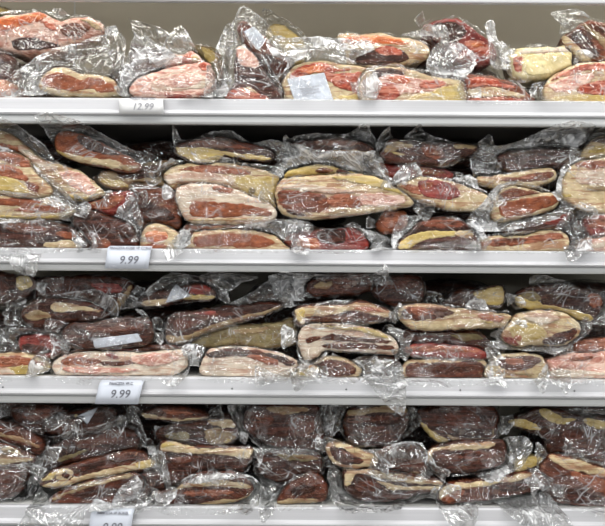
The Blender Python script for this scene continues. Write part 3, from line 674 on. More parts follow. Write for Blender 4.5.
pk('C','C2',2,"olive-grey ham side in the shade beneath the diagonal dark ham, third shelf",'G',
 '150,275 230,230 320,220 450,213 518,198 530,250 520,290 400,298 200,298','T:300,235 420,225 410,245 310,250','140,280 230,226 450,205 528,190 538,255 524,296 180,302', dy=-0.015, focus='500,210')
pk('C','C2',0,"pale ham with red cut top under silvery crumpled film, third shelf left of centre",'W',
 '180,372 198,340 220,310 320,300 440,318 520,345 530,372 505,402 400,414 220,407 184,396',
 'K:205,318 310,300 440,320 522,348 510,368 430,345 330,330 215,336;R:348,332 400,324 466,350 452,366 380,346',
 '175,380 185,340 215,300 320,290 450,308 532,342 545,372 510,408 225,414 178,398', flaps=['110,300 150,285 200,300 196,340 150,352','440,330 475,320 520,350 500,380 450,385'], milky=1, focus='160,320')
pk('C','C2',0,"small cream ham end lying on the rail edge left of the white-rimmed pancetta",'F','456,398 500,380 560,368 608,372 600,402 540,414 465,412','Y:470,402 560,392 590,398 540,410','450,400 500,374 560,362 612,366 606,408 460,416')
pk('C','C3',1,"dark ham with cream fleck and bluish film ends, topmost, third shelf centre",'K',
 '25,95 48,55 130,42 245,38 250,90 170,110 60,114','T:54,70 118,60 110,82 60,84;L:120,50 200,50 200,80 130,90',
 '-10,40 70,32 265,32 258,92 160,120 40,116 10,105', flaps=['-118,42 -68,28 -40,40 -18,80 10,112 12,132 -48,125 -88,120 -108,70','-75,25 -20,28 70,34 30,110 10,105'], milky=1, focus='-50,40')
pk('C','C3',2,"very dark ham in the upper gap right of centre on the third shelf",'K','262,60 300,48 430,43 448,120 420,150 350,150 265,110','L:300,60 420,56 420,80 310,84','258,50 300,38 440,36 446,128 350,152 262,112', dy=-0.01)
pk('C','C3',0,"dark ham slab with yellow-cream rim along its top, third shelf centre",'K',
 '-18,185 -12,158 60,143 150,146 225,131 292,154 335,175 325,195 200,216 100,220 10,220 -12,212',
 'F:-15,180 -10,160 60,145 150,148 222,133 290,155 332,175 308,192 200,166 100,186 20,186 18,214 -4,212;O:188,160 240,150 300,170 200,164;Y:-14,190 -8,166 18,162 12,200 2,210;L:30,195 180,190 190,205 60,210',
 '-26,185 -14,152 60,136 220,124 345,165 350,186 325,202 150,226 0,224', focus='340,180')
pk('C','C3',0,"white-rimmed pancetta with two dark stripes at the centre of the third shelf",'W',
 '0,295 -4,250 28,220 130,216 240,228 320,258 352,290 342,322 220,313 100,308 62,332 20,342',
 'L:20,266 60,258 75,266 40,282 22,280;L:82,258 140,248 192,262 320,270 322,282 200,279 88,274;L:84,288 160,282 250,285 332,292 330,308 250,304 150,307 88,300;Y:100,218 240,229 318,258 300,262 200,240 110,230',
 '-12,300 -10,245 28,212 130,208 240,220 330,250 362,288 354,328 230,320 110,315 80,348 28,362 -2,342', flaps=['322,228 380,238 370,268 412,244 396,290 370,335 345,315 335,280'], milky=1, focus='350,290')
pk('C','C3',0,"dark red cream-rimmed ham whose bag spills in a long point over the third shelf rail",'F',
 '22,408 45,366 88,336 150,340 195,360 222,384 190,412 60,416','L:36,400 54,368 92,340 150,346 208,382 176,402 68,405',
 '15,410 40,362 88,328 155,332 200,352 232,384 195,418 55,420', flaps=['85,300 160,338 240,345 330,340 364,355 375,420 370,526 345,524 300,490 222,398 150,340'], milky=1, focus='100,305')
pk('C','C3',1,"dark grey-brown lean piece behind the film spilling over the third shelf rail",'K','200,352 240,335 350,340 366,380 370,420 240,420','G:260,345 340,350 330,365 270,365','', dy=-0.004)
pk('C','C3',0,"dark red ham with flat cream base and frosted half-round tab of film, third shelf",'F',
 '360,178 380,150 470,146 562,158 660,172 740,180 768,192 758,218 600,232 430,234 380,212',
 'L:366,172 390,153 470,152 562,170 520,192 430,202 385,196;R:400,160 470,156 480,176 420,184;R:650,176 732,186 724,206 662,202;Y:655,200 700,206 680,212',
 '345,170 360,143 480,138 600,150 760,172 776,200 760,222 560,238 430,240 375,218', flaps=['590,176 600,145 615,128 640,120 668,126 688,160 705,176 755,162 772,200 700,205 640,190'], milky=1, focus='640,150')
pk('C','C4',1,"pack with yellow rind end and dark crumpled side, third shelf's upper right gap",'K',
 '-10,130 40,90 90,98 132,83 192,78 196,142 150,155 -10,158','Y:84,102 130,86 190,80 192,138 150,146 104,128','-14,120 40,84 90,92 195,72 202,146 150,162 -14,162')
pk('C','C4',1,"dark rolled ham beneath the ham with the half-round tab, third shelf right",'K','-160,240 0,238 95,242 138,262 150,290 100,310 20,298 -150,298','G:0,250 90,250 120,270 40,275','-166,236 0,232 100,236 158,290 100,316 -155,302')
pk('C','C4',1,"ham with yellow lower fat in a boxy clear bag, third shelf's upper right",'K',
 '235,115 300,78 420,72 485,88 540,100 560,145 530,185 500,205 440,190 360,166 258,153',
 'Y:236,120 290,100 335,140 440,160 512,184 516,204 440,192 350,168 258,158;R:498,112 540,104 552,140 518,156;G:250,110 300,92 330,120 300,130',
 '240,110 290,100 290,35 370,45 460,75 490,110 552,130 562,200 530,218 480,200 350,170 240,158', focus='480,100')
pk('C','C4',0,"bulky cream-yellow ham with a dark tip, mid pile, third shelf right",'F',
 '190,262 228,202 260,180 350,168 424,184 474,220 456,264 400,292 330,288 235,292',
 'Y:215,225 260,205 330,225 350,255 300,275 235,270;K:335,272 400,245 455,228 448,266 400,288 345,290;M:192,262 230,264 245,288 208,288;O:232,258 256,256 254,274 236,272;W:270,190 350,175 400,195 340,215',
 '135,285 180,265 225,198 260,170 360,160 442,180 484,225 464,270 400,298 330,298 200,298', flaps=['135,285 200,285 340,292 450,255 480,222 514,245 450,284 380,327 340,316 200,306 140,296'], milky=1, focus='500,240')
pk('C','C3',0,"upper of two flat dark slabs, red top edge, third shelf right of hanging bag",'M','385,300 470,288 590,298 664,312 670,338 562,340 400,325','O:392,300 470,291 590,301 655,314 560,318 400,308','380,298 470,282 595,292 674,308 676,342 540,346 395,330', focus='400,320')
pk('C','C3',0,"lower of two flat dark slabs, cream-rimmed, third shelf right of hanging bag",'F','370,380 385,358 420,348 540,346 664,346 682,400 670,420 500,424 400,418 374,402',
 'L:378,384 392,362 430,354 540,352 658,352 674,400 660,412 500,414 405,410','362,385 380,352 420,338 664,340 690,402 672,426 490,430 385,424', flaps=['664,305 686,298 724,350 690,362'], milky=1, focus='400,345')
pk('C','C4',0,"brown ham in cream fat lying on the third shelf beneath the bulky cream-yellow ham",'F','138,412 142,370 190,332 300,326 345,350 345,412 240,420','L:168,352 200,334 300,329 332,346 292,372 210,382;R:200,342 260,340 270,355 215,365;T:150,385 250,390 330,395 250,402','132,416 136,365 188,326 305,320 352,350 350,420', focus='140,380')
pk('C','C4',0,"pale pink ham lying on the right end of the third shelf",'P','330,408 345,356 430,328 540,322 620,322 620,412 500,420 340,416','P:380,360 450,345 520,360 440,380;W:350,385 440,380 620,395 500,408 350,405;R:430,335 520,332 500,345 440,348','308,388 350,345 430,315 625,312 625,412 500,424 325,420', milky=1, dy=0.004, focus='350,380')
pk('C','C4',1,"red-faced ham in the gap at the far right of the third shelf",'R','455,292 500,276 620,272 620,325 480,325','K:480,310 620,310 620,322 490,322','450,288 500,270 625,266 625,330 470,330')
# bottom shelf
pk('D','D1',1,"dark ham with a hanging peaked transparent bag, bottom shelf upper left corner",'K','40,60 70,42 200,40 262,68 240,125 150,150 80,125','L:90,60 180,50 200,80 110,100','70,38 120,60 200,33 250,58 265,100 150,146 100,92 40,70', focus='150,135')
pk('D','D1',0,"brown ham with a thin cream line, topmost of bottom shelf's leftmost stack",'K','-60,100 60,118 140,165 164,200 150,235 100,215 -60,180','L:-60,115 60,128 140,175 110,195 0,160;T:-60,135 60,156 150,192 140,203 60,172 -60,150','-60,95 60,112 146,158 172,200 160,240 -60,190')
pk('D','D1',0,"pinkish-brown ham between cream fat lines, mid stack at bottom shelf's left end",'L','-60,185 60,205 130,238 128,252 110,265 -60,278','F:-60,188 40,202 92,232 60,238 -60,208;T:-60,200 60,222 100,240 -60,238;F:-60,243 100,240 122,250 60,262 -60,275','-60,180 60,198 138,236 116,270 -60,284')
pk('D','D1',0,"dark red-brown ham, lowest of the bottom shelf's leftmost stack",'K','-60,278 100,264 108,290 90,340 55,388 -60,402','L:-60,300 60,290 70,330 -60,340;M:-60,350 40,350 20,375 -60,385','-60,272 106,260 112,300 60,396 -60,408')
pk('D','D1',1,"dark ham with white triangular label and yellow spot, bottom shelf's upper left",'K',
 '170,120 220,80 310,62 390,48 445,60 440,110 330,145 200,150','Y:288,70 302,68 306,80 292,82;L:210,100 290,90 280,120 220,130',
 '165,120 220,70 390,40 455,52 450,115 330,150 190,156', stickers=['300,78 384,42 342,110 322,92'])
pk('D','D1',1,"large almost black ham in a big loose gathered bag, bottom shelf left",'K',
 '160,262 185,205 330,150 460,125 530,150 520,222 400,255 300,290 200,300','M:300,175 450,140 500,160 330,205;G:230,240 330,210 320,225 240,255',
 '150,160 230,150 300,120 380,110 470,80 530,60 560,120 572,170 530,222 400,262 300,290 200,300 160,262', flaps=['150,240 200,235 240,270 180,300 150,335 130,390 60,402 52,350 100,300'], focus='100,330')
pk('D','D1',0,"ham with long cream stripe and a small round cut at its left, bottom shelf left",'L',
 '158,332 200,295 265,278 400,238 520,218 582,245 600,278 450,312 300,348 200,358 160,348',
 'F:168,346 280,322 420,286 590,248 598,276 450,310 290,350 180,360;F:218,312 234,286 278,284 288,306 266,328 234,328;K:238,306 254,294 276,308 260,320;Y:160,328 200,300 226,294 202,326;Y:532,264 590,250 596,275 545,282;K:300,275 420,244 520,228 540,245 400,270 310,300',
 '150,335 196,288 265,270 400,230 520,210 590,238 608,282 450,320 300,356 200,366 152,354', focus='560,180')
pk('D','D1',0,"brown ham with curved yellow-cream top edge resting on the bottom shelf, left part",'L',
 '196,404 236,376 330,340 450,318 520,302 556,330 545,380 470,422 400,420 260,430 202,418',
 'T:200,400 262,372 420,330 504,305 514,314 350,357 270,382 216,404;F:300,350 420,326 500,308 420,340 350,355;K:280,390 400,360 500,335 480,380 360,400','190,410 230,372 330,332 520,294 564,328 552,386 470,428 200,430',
 flaps=['190,402 260,395 400,385 462,390 440,418 280,434 200,426','100,512 105,462 178,392 222,420 400,428 380,470 330,502 250,512'], focus='130,440')
pk('D','D1',0,"dark red ham crossed by a pale line, above the bottom shelf price tag",'K','448,424 470,370 512,330 592,298 630,320 632,395 560,425 480,434','T:448,402 490,345 566,298 502,357 470,400;L:490,390 560,350 600,360 540,400;M:500,372 590,345 600,352 510,384','440,428 464,365 510,322 596,290 640,320 640,400 560,432 470,438',
 flaps=['590,240 605,215 640,205 665,270 668,370 640,392 596,380 600,300'], milky=1, focus='640,280')
pk('D','D2',1,"red-brown ham with cream lower rim just under rail, bottom shelf left of centre",'L','-30,66 60,43 120,48 192,62 224,88 140,98 60,96 -20,84','F:-28,66 60,84 150,89 212,80 222,90 100,100 -20,82;R:40,52 120,54 170,70 90,72','-34,66 60,36 196,54 232,90 140,104 -24,90')
pk('D','D2',1,"ham with yellow-cream curls behind a milky triangular bag flap, bottom shelf left of centre",'K','20,140 100,110 200,88 300,80 334,110 338,165 290,190 200,195 60,185',
 'T:212,142 260,124 334,150 305,184 240,190;F:226,90 320,94 330,122 250,116;G:60,150 140,140 150,175 80,175;Y:285,175 310,165 320,180 295,188','14,138 100,102 300,72 342,108 346,170 292,196 60,192',
 flaps=['15,115 100,125 220,90 264,78 232,130 185,196 155,216 110,180 40,150'], milky=1, focus='250,90')
pk('D','D2',0,"dark ham with cream top rim in middle of pile, bottom shelf left of centre",'K','33,206 60,178 130,190 200,200 380,203 400,226 385,262 352,302 290,308 180,300 130,330 60,330',
 'F:34,206 60,179 130,191 200,204 385,207 398,228 372,242 300,231 180,226 60,218;Y:36,200 60,182 100,186 70,198;L:80,245 160,240 150,265 90,270','28,206 56,172 130,184 382,196 408,228 390,268 355,310 120,336 55,334', flaps=['280,275 378,260 384,295 290,306'], milky=1, focus='390,250')
pk('D','D2',0,"long red ham with cream top line and pointed left tip lying on the bottom shelf",'L',
 '2,396 20,374 88,372 130,342 172,322 200,303 340,302 384,345 395,372 352,408 200,438 100,436 20,414',
 'F:88,372 130,342 250,328 378,345 384,362 250,352 150,356;T:165,428 280,406 360,396 388,378 388,394 300,422 168,438;M:170,326 205,306 340,306 355,332 240,324;R:120,380 250,365 330,375 220,395;K:110,395 240,390 200,415 120,420',
 '-2,400 18,366 88,364 160,298 350,294 422,330 438,360 402,430 350,436 100,444 14,420', focus='410,370')
pk('D','D2',1,"large very dark ham in big creased bag hanging, bottom shelf centre",'K',
 '365,95 378,52 420,38 605,34 665,60 670,200 560,210 450,185 380,140','T:458,42 600,42 612,60 520,72 470,62;L:400,70 480,80 460,120 400,110;L:540,90 640,80 640,140 560,150',
 '300,35 370,36 500,33 700,42 715,140 690,215 600,225 500,220 430,205 360,140 328,90', focus='400,200')
pk('D','D2',1,"dark ham under starburst-creased film half way down the centre of the bottom shelf",'K','415,240 450,222 600,212 660,232 662,300 560,335 450,320','G:498,226 620,232 652,250 540,252;T:560,228 640,236 650,248 570,244',
 '396,240 450,205 620,205 680,240 680,300 560,340 445,325', flaps=['400,290 440,260 620,260 660,270 600,305 560,350 480,430 446,458 426,400 436,340'], focus='545,350')
pk('D','D3',0,"brown ham with a cream base lying on the bottom shelf beneath the starburst film",'L','-85,412 -45,350 15,318 62,308 104,358 100,398 66,416 -60,422','T:-84,412 -40,400 62,402 64,417 -82,420;K:-40,370 40,340 60,370 0,385','-92,410 -60,340 18,302 64,296 112,366 116,402 72,424 -85,425', milky=1, focus='-20,330')
pk('D','D3',1,"big dark ham with cream top edge under rail, centre right of bottom shelf",'K','170,110 186,60 212,48 300,37 405,40 425,90 395,160 350,185 280,192 195,178',
 'T:188,60 300,39 412,44 418,66 300,62 210,78;L:200,85 300,75 380,80 380,90 210,105;L:230,120 360,115 340,150 240,150','55,80 90,40 200,33 425,36 468,95 442,140 385,172 255,196 185,180 140,120 80,150 60,120', focus='90,80')
pk('D','D3',0,"rolled ham end ringed with cream fat, bottom shelf right of centre",'F','105,202 130,187 185,198 285,236 300,266 252,280 170,280 126,252','K:116,206 142,196 202,224 250,256 182,272 138,250;L:150,205 200,225 245,252 190,235','78,190 100,158 150,172 260,212 345,190 400,182 482,190 492,250 400,268 285,284 170,286 108,242', focus='200,200')
pk('D','D3',1,"dark red ham with cream lower line, right of the rolled ham end, bottom shelf",'M','270,285 300,225 360,200 450,200 505,240 512,285 440,310 320,312','T:328,306 450,296 452,309 340,313;K:300,230 450,210 490,240 330,262','262,285 300,216 450,192 515,235 520,290 440,316 310,318', dy=-0.008)
pk('D','D3',0,"dark ham bracketed by an angular cream fat line, in crumpled film, bottom shelf",'K',
 '172,350 176,288 250,284 350,296 450,316 556,334 552,372 480,380 400,405 250,410 185,380',
 'F:176,350 180,288 250,284 350,300 552,335 550,350 400,336 330,326 260,306 212,306 198,345;F:298,330 400,350 545,354 545,366 360,366 330,352;L:215,330 290,335 320,365 230,375',
 '110,360 150,320 180,282 260,278 565,328 555,385 480,402 370,427 250,432 150,424 114,392', milky=0, focus='140,350')
pk('D','D3',1,"very large dark ham with yellow rind strip at its left, bottom shelf upper right",'K',
 '462,95 480,55 605,36 750,42 775,80 768,150 740,185 640,185 560,188 510,160',
 'Y:464,100 486,108 522,138 578,170 562,188 508,162;T:575,148 620,164 738,162 752,130 756,168 680,178 600,180;M:560,70 680,60 700,110 600,120','455,90 476,44 605,28 760,36 782,80 776,156 744,192 560,196', focus='480,100')
pk('D','D4',0,"dark ham arched by a cream rim, bag end flaring into a stiff crinkled fan",'K',
 '-92,240 -62,204 20,184 140,177 208,178 220,230 192,275 60,300 -40,300 -82,272','F:-88,250 -72,206 0,192 160,178 158,202 40,212 -56,214 -74,252;M:60,220 180,215 160,250 70,260;L:-50,235 40,225 40,255 -40,265',
 '-98,240 -66,196 20,178 212,172 228,232 196,285 60,306 -45,306', flaps=['200,165 290,158 327,193 300,240 222,302 150,332 90,300 60,262 150,255 208,240','-146,312 -95,276 0,243 60,238 -20,288 -120,324'], milky=1, focus='150,300')
pk('D','D4',0,"flat ham with reddish tip, its film trailing over the bottom shelf rail",'L',
 '-48,395 0,345 80,335 200,322 315,302 368,318 372,360 200,400 60,415 -10,424',
 'F:-44,388 0,346 160,333 220,316 304,300 314,315 230,342 150,352 20,372 -22,404;R:-34,402 10,376 58,370 42,398 -6,418;K:160,350 300,325 350,335 250,375',
 '-60,395 0,340 200,314 320,294 378,316 380,366 200,408 -10,430', flaps=['60,370 150,360 250,350 340,350 400,400 462,500 430,520 380,520 250,470 150,400','-58,392 20,400 70,380 110,400 62,515 18,515 -30,455'], milky=1, focus='330,360')
pk('D','D4',1,"dark ham with yellow tips and a long film veil, bottom shelf's upper right",'K',
 '228,102 268,85 350,46 440,56 530,86 640,90 645,250 560,280 400,235 378,165 290,132',
 'Y:236,96 300,90 352,130 292,128 240,112;Y:348,48 400,58 442,84 502,90 424,112 368,86;Y:522,94 560,90 640,112 640,130 560,122;L:440,140 560,170 560,210 460,190',
 '225,98 320,50 440,50 645,70 648,260 560,286 395,240 372,170 290,138', flaps=['330,120 440,70 540,50 562,70 485,112 612,172 645,220 600,222 480,152 400,135'], focus='440,90')
pk('D','D4',0,"large ham with broad cream top and speckled brown face, bottom shelf far right",'L',
 '345,310 390,238 470,242 605,286 645,300 645,440 560,436 400,410 368,372',
 'F:392,234 480,244 645,300 645,325 480,290 412,264;B:465,298 520,304 645,345 645,385 540,362;K:372,360 420,340 560,380 645,400 645,430 420,405',
 '335,320 385,228 475,234 650,292 650,446 560,444 400,416 362,380', flaps=['285,268 338,285 334,200 344,180 390,232 422,270 505,352 640,378 645,400 450,385 380,375 350,330'], milky=1, focus='345,200')
pk('D','D4',1,"yellow ham tip between the crinkled bag fan and the large cream-topped ham, bottom shelf",'Y','265,262 340,242 378,270 360,335 300,315 262,300','K:290,290 340,275 345,310 305,305','258,258 345,236 386,270 362,342 300,322 256,302', dy=-0.004)
# ---------- the cabinet ----------
XW = 1.02          # half width of the cabinet run
def strip_mesh(name, prof, x0, x1, mats, midx=None, nx=1):
    xs = np.linspace(x0, x1, nx+1); n = len(prof)
    co = np.array([[x, y, z] for x in xs for (y, z) in prof]); f = []; mi = []
    for i in range(nx):
        for j in range(n):
            a, b = i*n+j, i*n+(j+1) % n
            f.append([a, b, b+n, a+n]); mi.append(midx[j] if midx else 0)
    me = make_mesh(name, co, np.array(f), mats, np.array(mi))
    me.polygons.foreach_set('use_smooth', np.zeros(len(f), bool))
    bm_caps = None
    return me
def box(name, lo, hi, mat, parent=None, kind=None, bevel=0.0):
    (x0, y0, z0), (x1, y1, z1) = lo, hi
    co = np.array([[x, y, z] for x in (x0, x1) for y in (y0, y1) for z in (z0, z1)])
    f = np.array([[0,1,3,2],[4,6,7,5],[0,4,5,1],[2,3,7,6],[0,2,6,4],[1,5,7,3]])
    me = make_mesh(name, co, f, [mat]); me.polygons.foreach_set('use_smooth', np.zeros(6, bool))
    o = link(name, me, parent)
    if bevel:
        b = o.modifiers.new('bevel', 'BEVEL'); b.width = bevel; b.segments = 2
    if kind: o['kind'] = kind
    return o
shelf_words = {'A':'top white shelf with a plain two-step price rail, holding the brightest packs',
 'B':'second white shelf from the top with a 9.99 tag leaning straight on its rail',
 'C':'third white shelf from the top with a right-leaning 9.99 tag on its rail',
 'D':'lowest white shelf, its top surface showing in front of the dark packs'}
for r in 'ABCD':
    zt, zb = SHELF_TOP[r], SHELF_BOT[r]
    root = empty('display_shelf', (0, 0.2, zb)); root['label'] = shelf_words[r]; root['category'] = 'shelf'; root['group'] = 'white cabinet shelves'
    org = np.array([0, 0.2, zb])
    o = box('shelf_panel', np.array((-XW, 0.012, zb+0.010))-org, np.array((XW, 0.40, zt))-org, M_PANEL, root)
    o = box('shelf_underside_shade', np.array((-XW, 0.0125, zb+0.0075))-org, np.array((XW, 0.398, zb+0.0098))-org, M_UNDER_SHADE, root)  # thin sheet below the panel carrying the painted shade
    H = zt-zb
    prof = [(0.014, zt), (0.003, zt+0.0008), (0.0, zt-0.0015), (-0.0012, zt-0.45*H), (-0.0035, zt-0.50*H), (-0.0070, zt-0.54*H), (-0.0080, zt-0.60*H),
            (-0.0070, zt-0.66*H), (-0.002, zt-0.685*H), (-0.0015, zt-0.72*H), (-0.0035, zt-0.735*H), (-0.0020, zb+0.003), (0.0, zb), (0.014, zb)]
    mi = [0]*8+[1]*6
    me = strip_mesh('rail', [(y-org[1], z-org[2]) for y, z in prof], -XW, XW, [M_RAIL, M_RAILLIP], mi)
    link('price_rail', me, root)
    if r != 'A':
        for px in (233, 347, 119, 461, 575, 4):
            if r == 'B': continue
            X = (px-302.5)*S; Z = zt-0.40*H if r == 'C' else zt-0.021
            bpy_me = bpy.data.meshes.new('screw'); a = [2*math.pi*i/10 for i in range(10)]
            vs = [(0.0014*math.cos(t), -0.0005, 0.0014*math.sin(t)) for t in a]+[(0.0014*math.cos(t), 0.0018, 0.0014*math.sin(t)) for t in a]+[(0, -0.0012, 0)]
            fs = [(i, (i+1) % 10, 10+(i+1) % 10, 10+i) for i in range(10)]+[(20, (i+1) % 10, i) for i in range(10)]
            bpy_me.from_pydata(vs, [], fs); bpy_me.materials.append(M_SCREW)
            s = link('screw', bpy_me, root); s.location = (X, -0.0014-org[1], Z-org[2])
box('wall_back', (-XW, 0.40, 0.60), (XW, 0.42, 1.90), M_WALL, kind='structure')
box('wall_left', (-XW-0.02, 0.0, 0.60), (-XW, 0.42, 1.90), M_WALL, kind='structure')
box('wall_right', (XW, 0.0, 0.60), (XW+0.02, 0.42, 1.90), M_WALL, kind='structure')
zc = zv(3)
box('ceiling', (-XW, 0.0, zc+0.125), (XW, 0.42, zc+0.145), M_WALL, kind='structure')
box('trim_1', (-XW, -0.008, zc), (XW, 0.006, zc+0.145), M_RAIL, kind='structure', bevel=0.002)
seam = uv(62, 5)[0]*S*1.2
box('trim_2', (seam-0.0015, 0.3985, SHELF_TOP['A']), (seam+0.0015, 0.4005, zc+0.125), M_PANEL, kind='structure')
box('floor', (-4, -5, -0.02), (4, 1, 0.0), plain('aisle_floor_tile', (0.45,0.43,0.40), 0.4), kind='structure')
box('cabinet_plinth', (-XW, 0.0, 0.0), (XW, 0.42, 0.60), M_PANEL, kind='structure')
# ---------- price tags ----------
def font_mesh(name, txt, size, mat, shear=0.0, bold=0.0):
    cu = bpy.data.curves.new(name, 'FONT'); cu.body = txt; cu.size = size; cu.shear = shear; cu.offset = bold
    cu.align_x = 'CENTER'; cu.align_y = 'CENTER'; cu.extrude = 0.00008; cu.resolution_u = 3
    tmp = bpy.data.objects.new('tmp', cu); COL.objects.link(tmp)
    bpy.context.view_layer.update()
    me = bpy.data.meshes.new_from_object(tmp.evaluated_get(bpy.context.evaluated_depsgraph_get()))
    bpy.data.objects.remove(tmp); me.materials.clear(); me.materials.append(mat)
    return me
def tag(cx, top, bot, w, skew, price, psize, pc, header, hy, label, ink, row, small=True, paper=None):
    """price tag clipped over the rail; px coordinates of its front face"""
    u0, vt = uv(cx, top); _, vb = uv(cx, bot)
    zt, zb = ZC-vt*S, ZC-vb*S; X = u0*S; W = w*S/2; sk = skew*S
    root = empty('price_tag', (X, -0.0150, zb)); root['label'] = label; root['category'] = 'price tag'
    H = zt-zb; yb = -0.0015
    # card: lower face flat, top strip folded back to the shelf edge
    hb = H*0.83
    prof = [(yb, 0.0), (yb+0.0002, H*0.4), (yb+0.0006, hb), (yb+0.004, H*0.93), (yb+0.0150, H)]
    co = []; f = []
    nx = 8
    for t in (0, 0.0005):
        for (y, z) in prof:
            for i in range(nx+1):
                co.append([-W+2*W*i/nx+sk*(z/H-0.5), y+t, z])
    m = len(prof)*(nx+1)
    for j in range(len(prof)-1):
        for i in range(nx):
            a = j*(nx+1)+i; f.append([a, a+1, a+nx+2, a+nx+1]); f.append([a+m, a+nx+1+m, a+nx+2+m, a+1+m])
    for j in range(len(prof)-1):
        a = j*(nx+1); f.append([a, a+nx+1, a+nx+1+m, a+m]); a += nx; f.append([a, a+m, a+nx+1+m, a+nx+1])
    for i in range(nx):
        f.append([i, i+m, i+1+m, i+1]); a = (len(prof)-1)*(nx+1)+i; f.append([a, a+1, a+1+m, a+m])
    link('card', make_mesh('card', np.array(co), np.array(f), [paper or M_LABEL]), root)
    def put(me, name, dx, pz, y):
        o = link(name, me, root); o.rotation_euler = (math.pi/2, 0, 0); o.location = (dx, y, pz); return o
    pu, pv = uv(*pc)
    put(font_mesh('price', price, psize*S, ink, 0.28, 0.00005), 'price_print', pu*S-X, (ZC-pv*S)-zb, yb-0.0003)
    if header:
        hu, hv = uv(cx+2, hy)
        o = put(font_mesh('header', header, 3.4*S, ink, 0.1, 0.00022), 'header_print', hu*S-X, H*0.90, yb-0.0002)
        o.rotation_euler = (math.radians(80), 0, 0)
    if small:
        put(font_mesh('code', '0014', 2.0*S, M_GREY, 0.1), 'small_print', -W*0.62-sk*0.3, 2.2*S, yb-0.0003)
M_CLEARTAG = plain('plain_tag_paper', (0.52,0.52,0.52), 0.35)
tag(143, 99, 115.5, 44, -1, '12.99', 9.5, (144, 108.5), 'PRSUT KOS VAC', 96.5, 'pale faded 12.99 price tag on the top shelf rail', M_INK2, 'A', False, M_CLEARTAG)
tag(130, 246, 268.5, 43, 3, '9.99', 11.0, (130, 260.3), 'PANCETA KOSIE VP C/1KG', 246.2, 'bluish-white 9.99 price tag on the second shelf rail', M_INK, 'B')
tag(121, 380, 402.5, 43, 5, '9.99', 11.5, (121.5, 392.8), 'PANCETA VP C', 379.3, 'white 9.99 price tag leaning to the right on the third shelf rail', M_INK, 'C')
tag(113, 508, 531, 42, 3, '9.99', 11.5, (113.5, 524.5), 'PANCETA VP BOKEL', 508.6, 'cut-off 9.99 price tag at the bottom edge on the lowest shelf rail', M_INK, 'D')

# ---------- build all packages ----------
add_necks()
G_, OWN_ = prepare()
for p in PK: build_pack(p, G_, OWN_)
# back row: plain dark packs deep in the shelves, seen only as shapes in the gaps
protos = []
def back_pack(seed):
    rng = random.Random(seed)
    root = empty('packaged_ham', (0, 0, 0))
    n = 18; m = 12; co = []; cb = []
    L, H, D = 0.105, 0.024, 0.05
    for off, out in ((0, co), (0.0025, cb)):
        for i in range(m+1):
            t = -1+2*i/m; s = (1-abs(t)**4)**0.5 if abs(t) < 1 else 0.0
            for j in range(n):
                a = 2*math.pi*j/n
                y = math.copysign(abs(math.cos(a))**0.6, math.cos(a))*(D+off)*max(s, 0.03); z = math.copysign(abs(math.sin(a))**0.6, math.sin(a))*(H+off)*max(s, 0.03)
                w = rng.uniform(-1, 1)*(0.0006+off)
                out.append([t*(L+off)+w, y+w, z+H+w+0.003*math.sin(3*t+seed)])
    f = [[i*n+j, i*n+(j+1) % n, (i+1)*n+(j+1) % n, (i+1)*n+j] for i in range(m) for j in range(n)]
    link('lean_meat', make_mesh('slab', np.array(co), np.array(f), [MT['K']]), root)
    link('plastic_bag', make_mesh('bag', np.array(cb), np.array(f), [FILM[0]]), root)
    return root
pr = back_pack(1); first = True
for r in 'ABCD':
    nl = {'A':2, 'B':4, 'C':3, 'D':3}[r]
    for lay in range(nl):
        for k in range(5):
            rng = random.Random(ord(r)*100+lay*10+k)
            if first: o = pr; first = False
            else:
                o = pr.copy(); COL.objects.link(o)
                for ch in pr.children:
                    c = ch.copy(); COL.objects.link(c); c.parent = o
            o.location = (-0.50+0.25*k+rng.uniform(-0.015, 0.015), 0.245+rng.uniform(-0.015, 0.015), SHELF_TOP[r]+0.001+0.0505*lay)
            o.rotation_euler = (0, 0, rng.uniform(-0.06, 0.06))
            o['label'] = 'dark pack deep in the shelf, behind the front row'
            o['category'] = 'packaged ham'; o['group'] = 'dark packs in the back row'

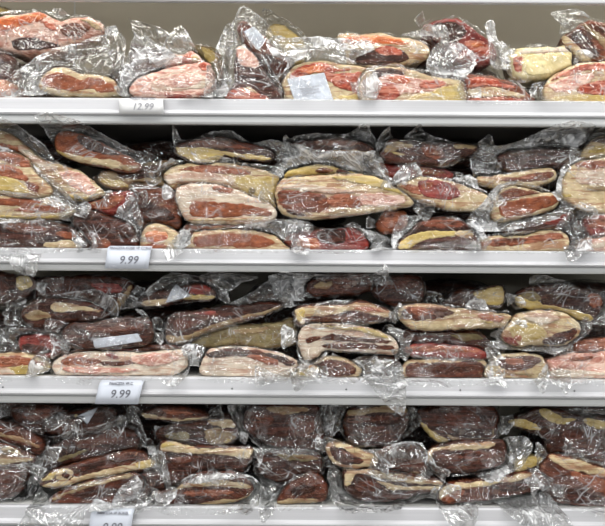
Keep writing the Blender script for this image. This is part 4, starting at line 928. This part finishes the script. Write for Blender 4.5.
# ---------- light ----------
def area(name, loc, rot, sx, sy, power, col=(1,1,1)):
    l = bpy.data.lights.new(name, 'AREA'); l.shape = 'RECTANGLE'; l.size = sx; l.size_y = sy; l.energy = power; l.color = col
    o = bpy.data.objects.new(name, l); COL.objects.link(o); o.location = loc; o.rotation_euler = rot
    return o
for y in (-0.6, -1.25, -2.0, -2.9):
    area('aisle_ceiling_light', (0.0, y, 2.75), (0, 0, 0), 3.6, 0.06, 20, (1.0, 0.985, 0.96))
for x in (-1.7, 1.7):
    area('aisle_side_light', (x, -1.6, 2.5), (0, math.radians(-35 if x < 0 else 35), 0), 0.08, 2.4, 13, (0.96, 0.98, 1.0))
# unseen strips added in front so the film facets catch reflections
for z in (0.95, 1.5, 2.0):
    area('added_front_light', (0.0, -2.7, z), (math.radians(100), 0, 0), 3.4, 0.05, 9, (0.96, 0.98, 1.0))
area('canopy_front_lamp', (0, -0.55, 2.30), (math.radians(-22), 0, 0), 2.8, 0.035, 34, (1.0, 0.99, 0.97))
area('canopy_lamp', (0, 0.028, zc+0.034), (math.radians(4), 0, 0), 1.9, 0.022, 1.8, (1.0, 0.97, 0.9))
area('canopy_rear_lamp', (0, 0.20, zc+0.10), (math.radians(82), 0, 0), 1.9, 0.02, 0.42, (1.0, 0.96, 0.88))
w = bpy.data.worlds.new('store'); SC.world = w; w.use_nodes = True
w.node_tree.nodes['Background'].inputs[0].default_value = (0.92, 0.95, 1.0, 1); w.node_tree.nodes['Background'].inputs[1].default_value = 0.08

# ---------- camera ----------
cam = bpy.data.cameras.new('camera'); co_ = bpy.data.objects.new('camera', cam); COL.objects.link(co_)
cam.sensor_width = 36; cam.lens = 36*DIST/(605*S); cam.clip_start = 0.05
from mathutils import Matrix, Vector
co_.matrix_world = Matrix.Translation((0, -DIST, ZC)) @ Matrix.Rotation(math.pi/2, 4, 'X') @ Matrix.Rotation(ROLL, 4, 'Z')
SC.camera = co_
SC.view_settings.view_transform = 'Standard'; SC.view_settings.look = 'None'; SC.view_settings.gamma = 1; SC.view_settings.use_curve_mapping = False
SC.view_settings.exposure = -0.07
SC.cycles.transparent_max_bounces = 48; SC.cycles.max_bounces = 6; SC.cycles.diffuse_bounces = 3; SC.cycles.glossy_bounces = 3; SC.cycles.sample_clamp_indirect = 6
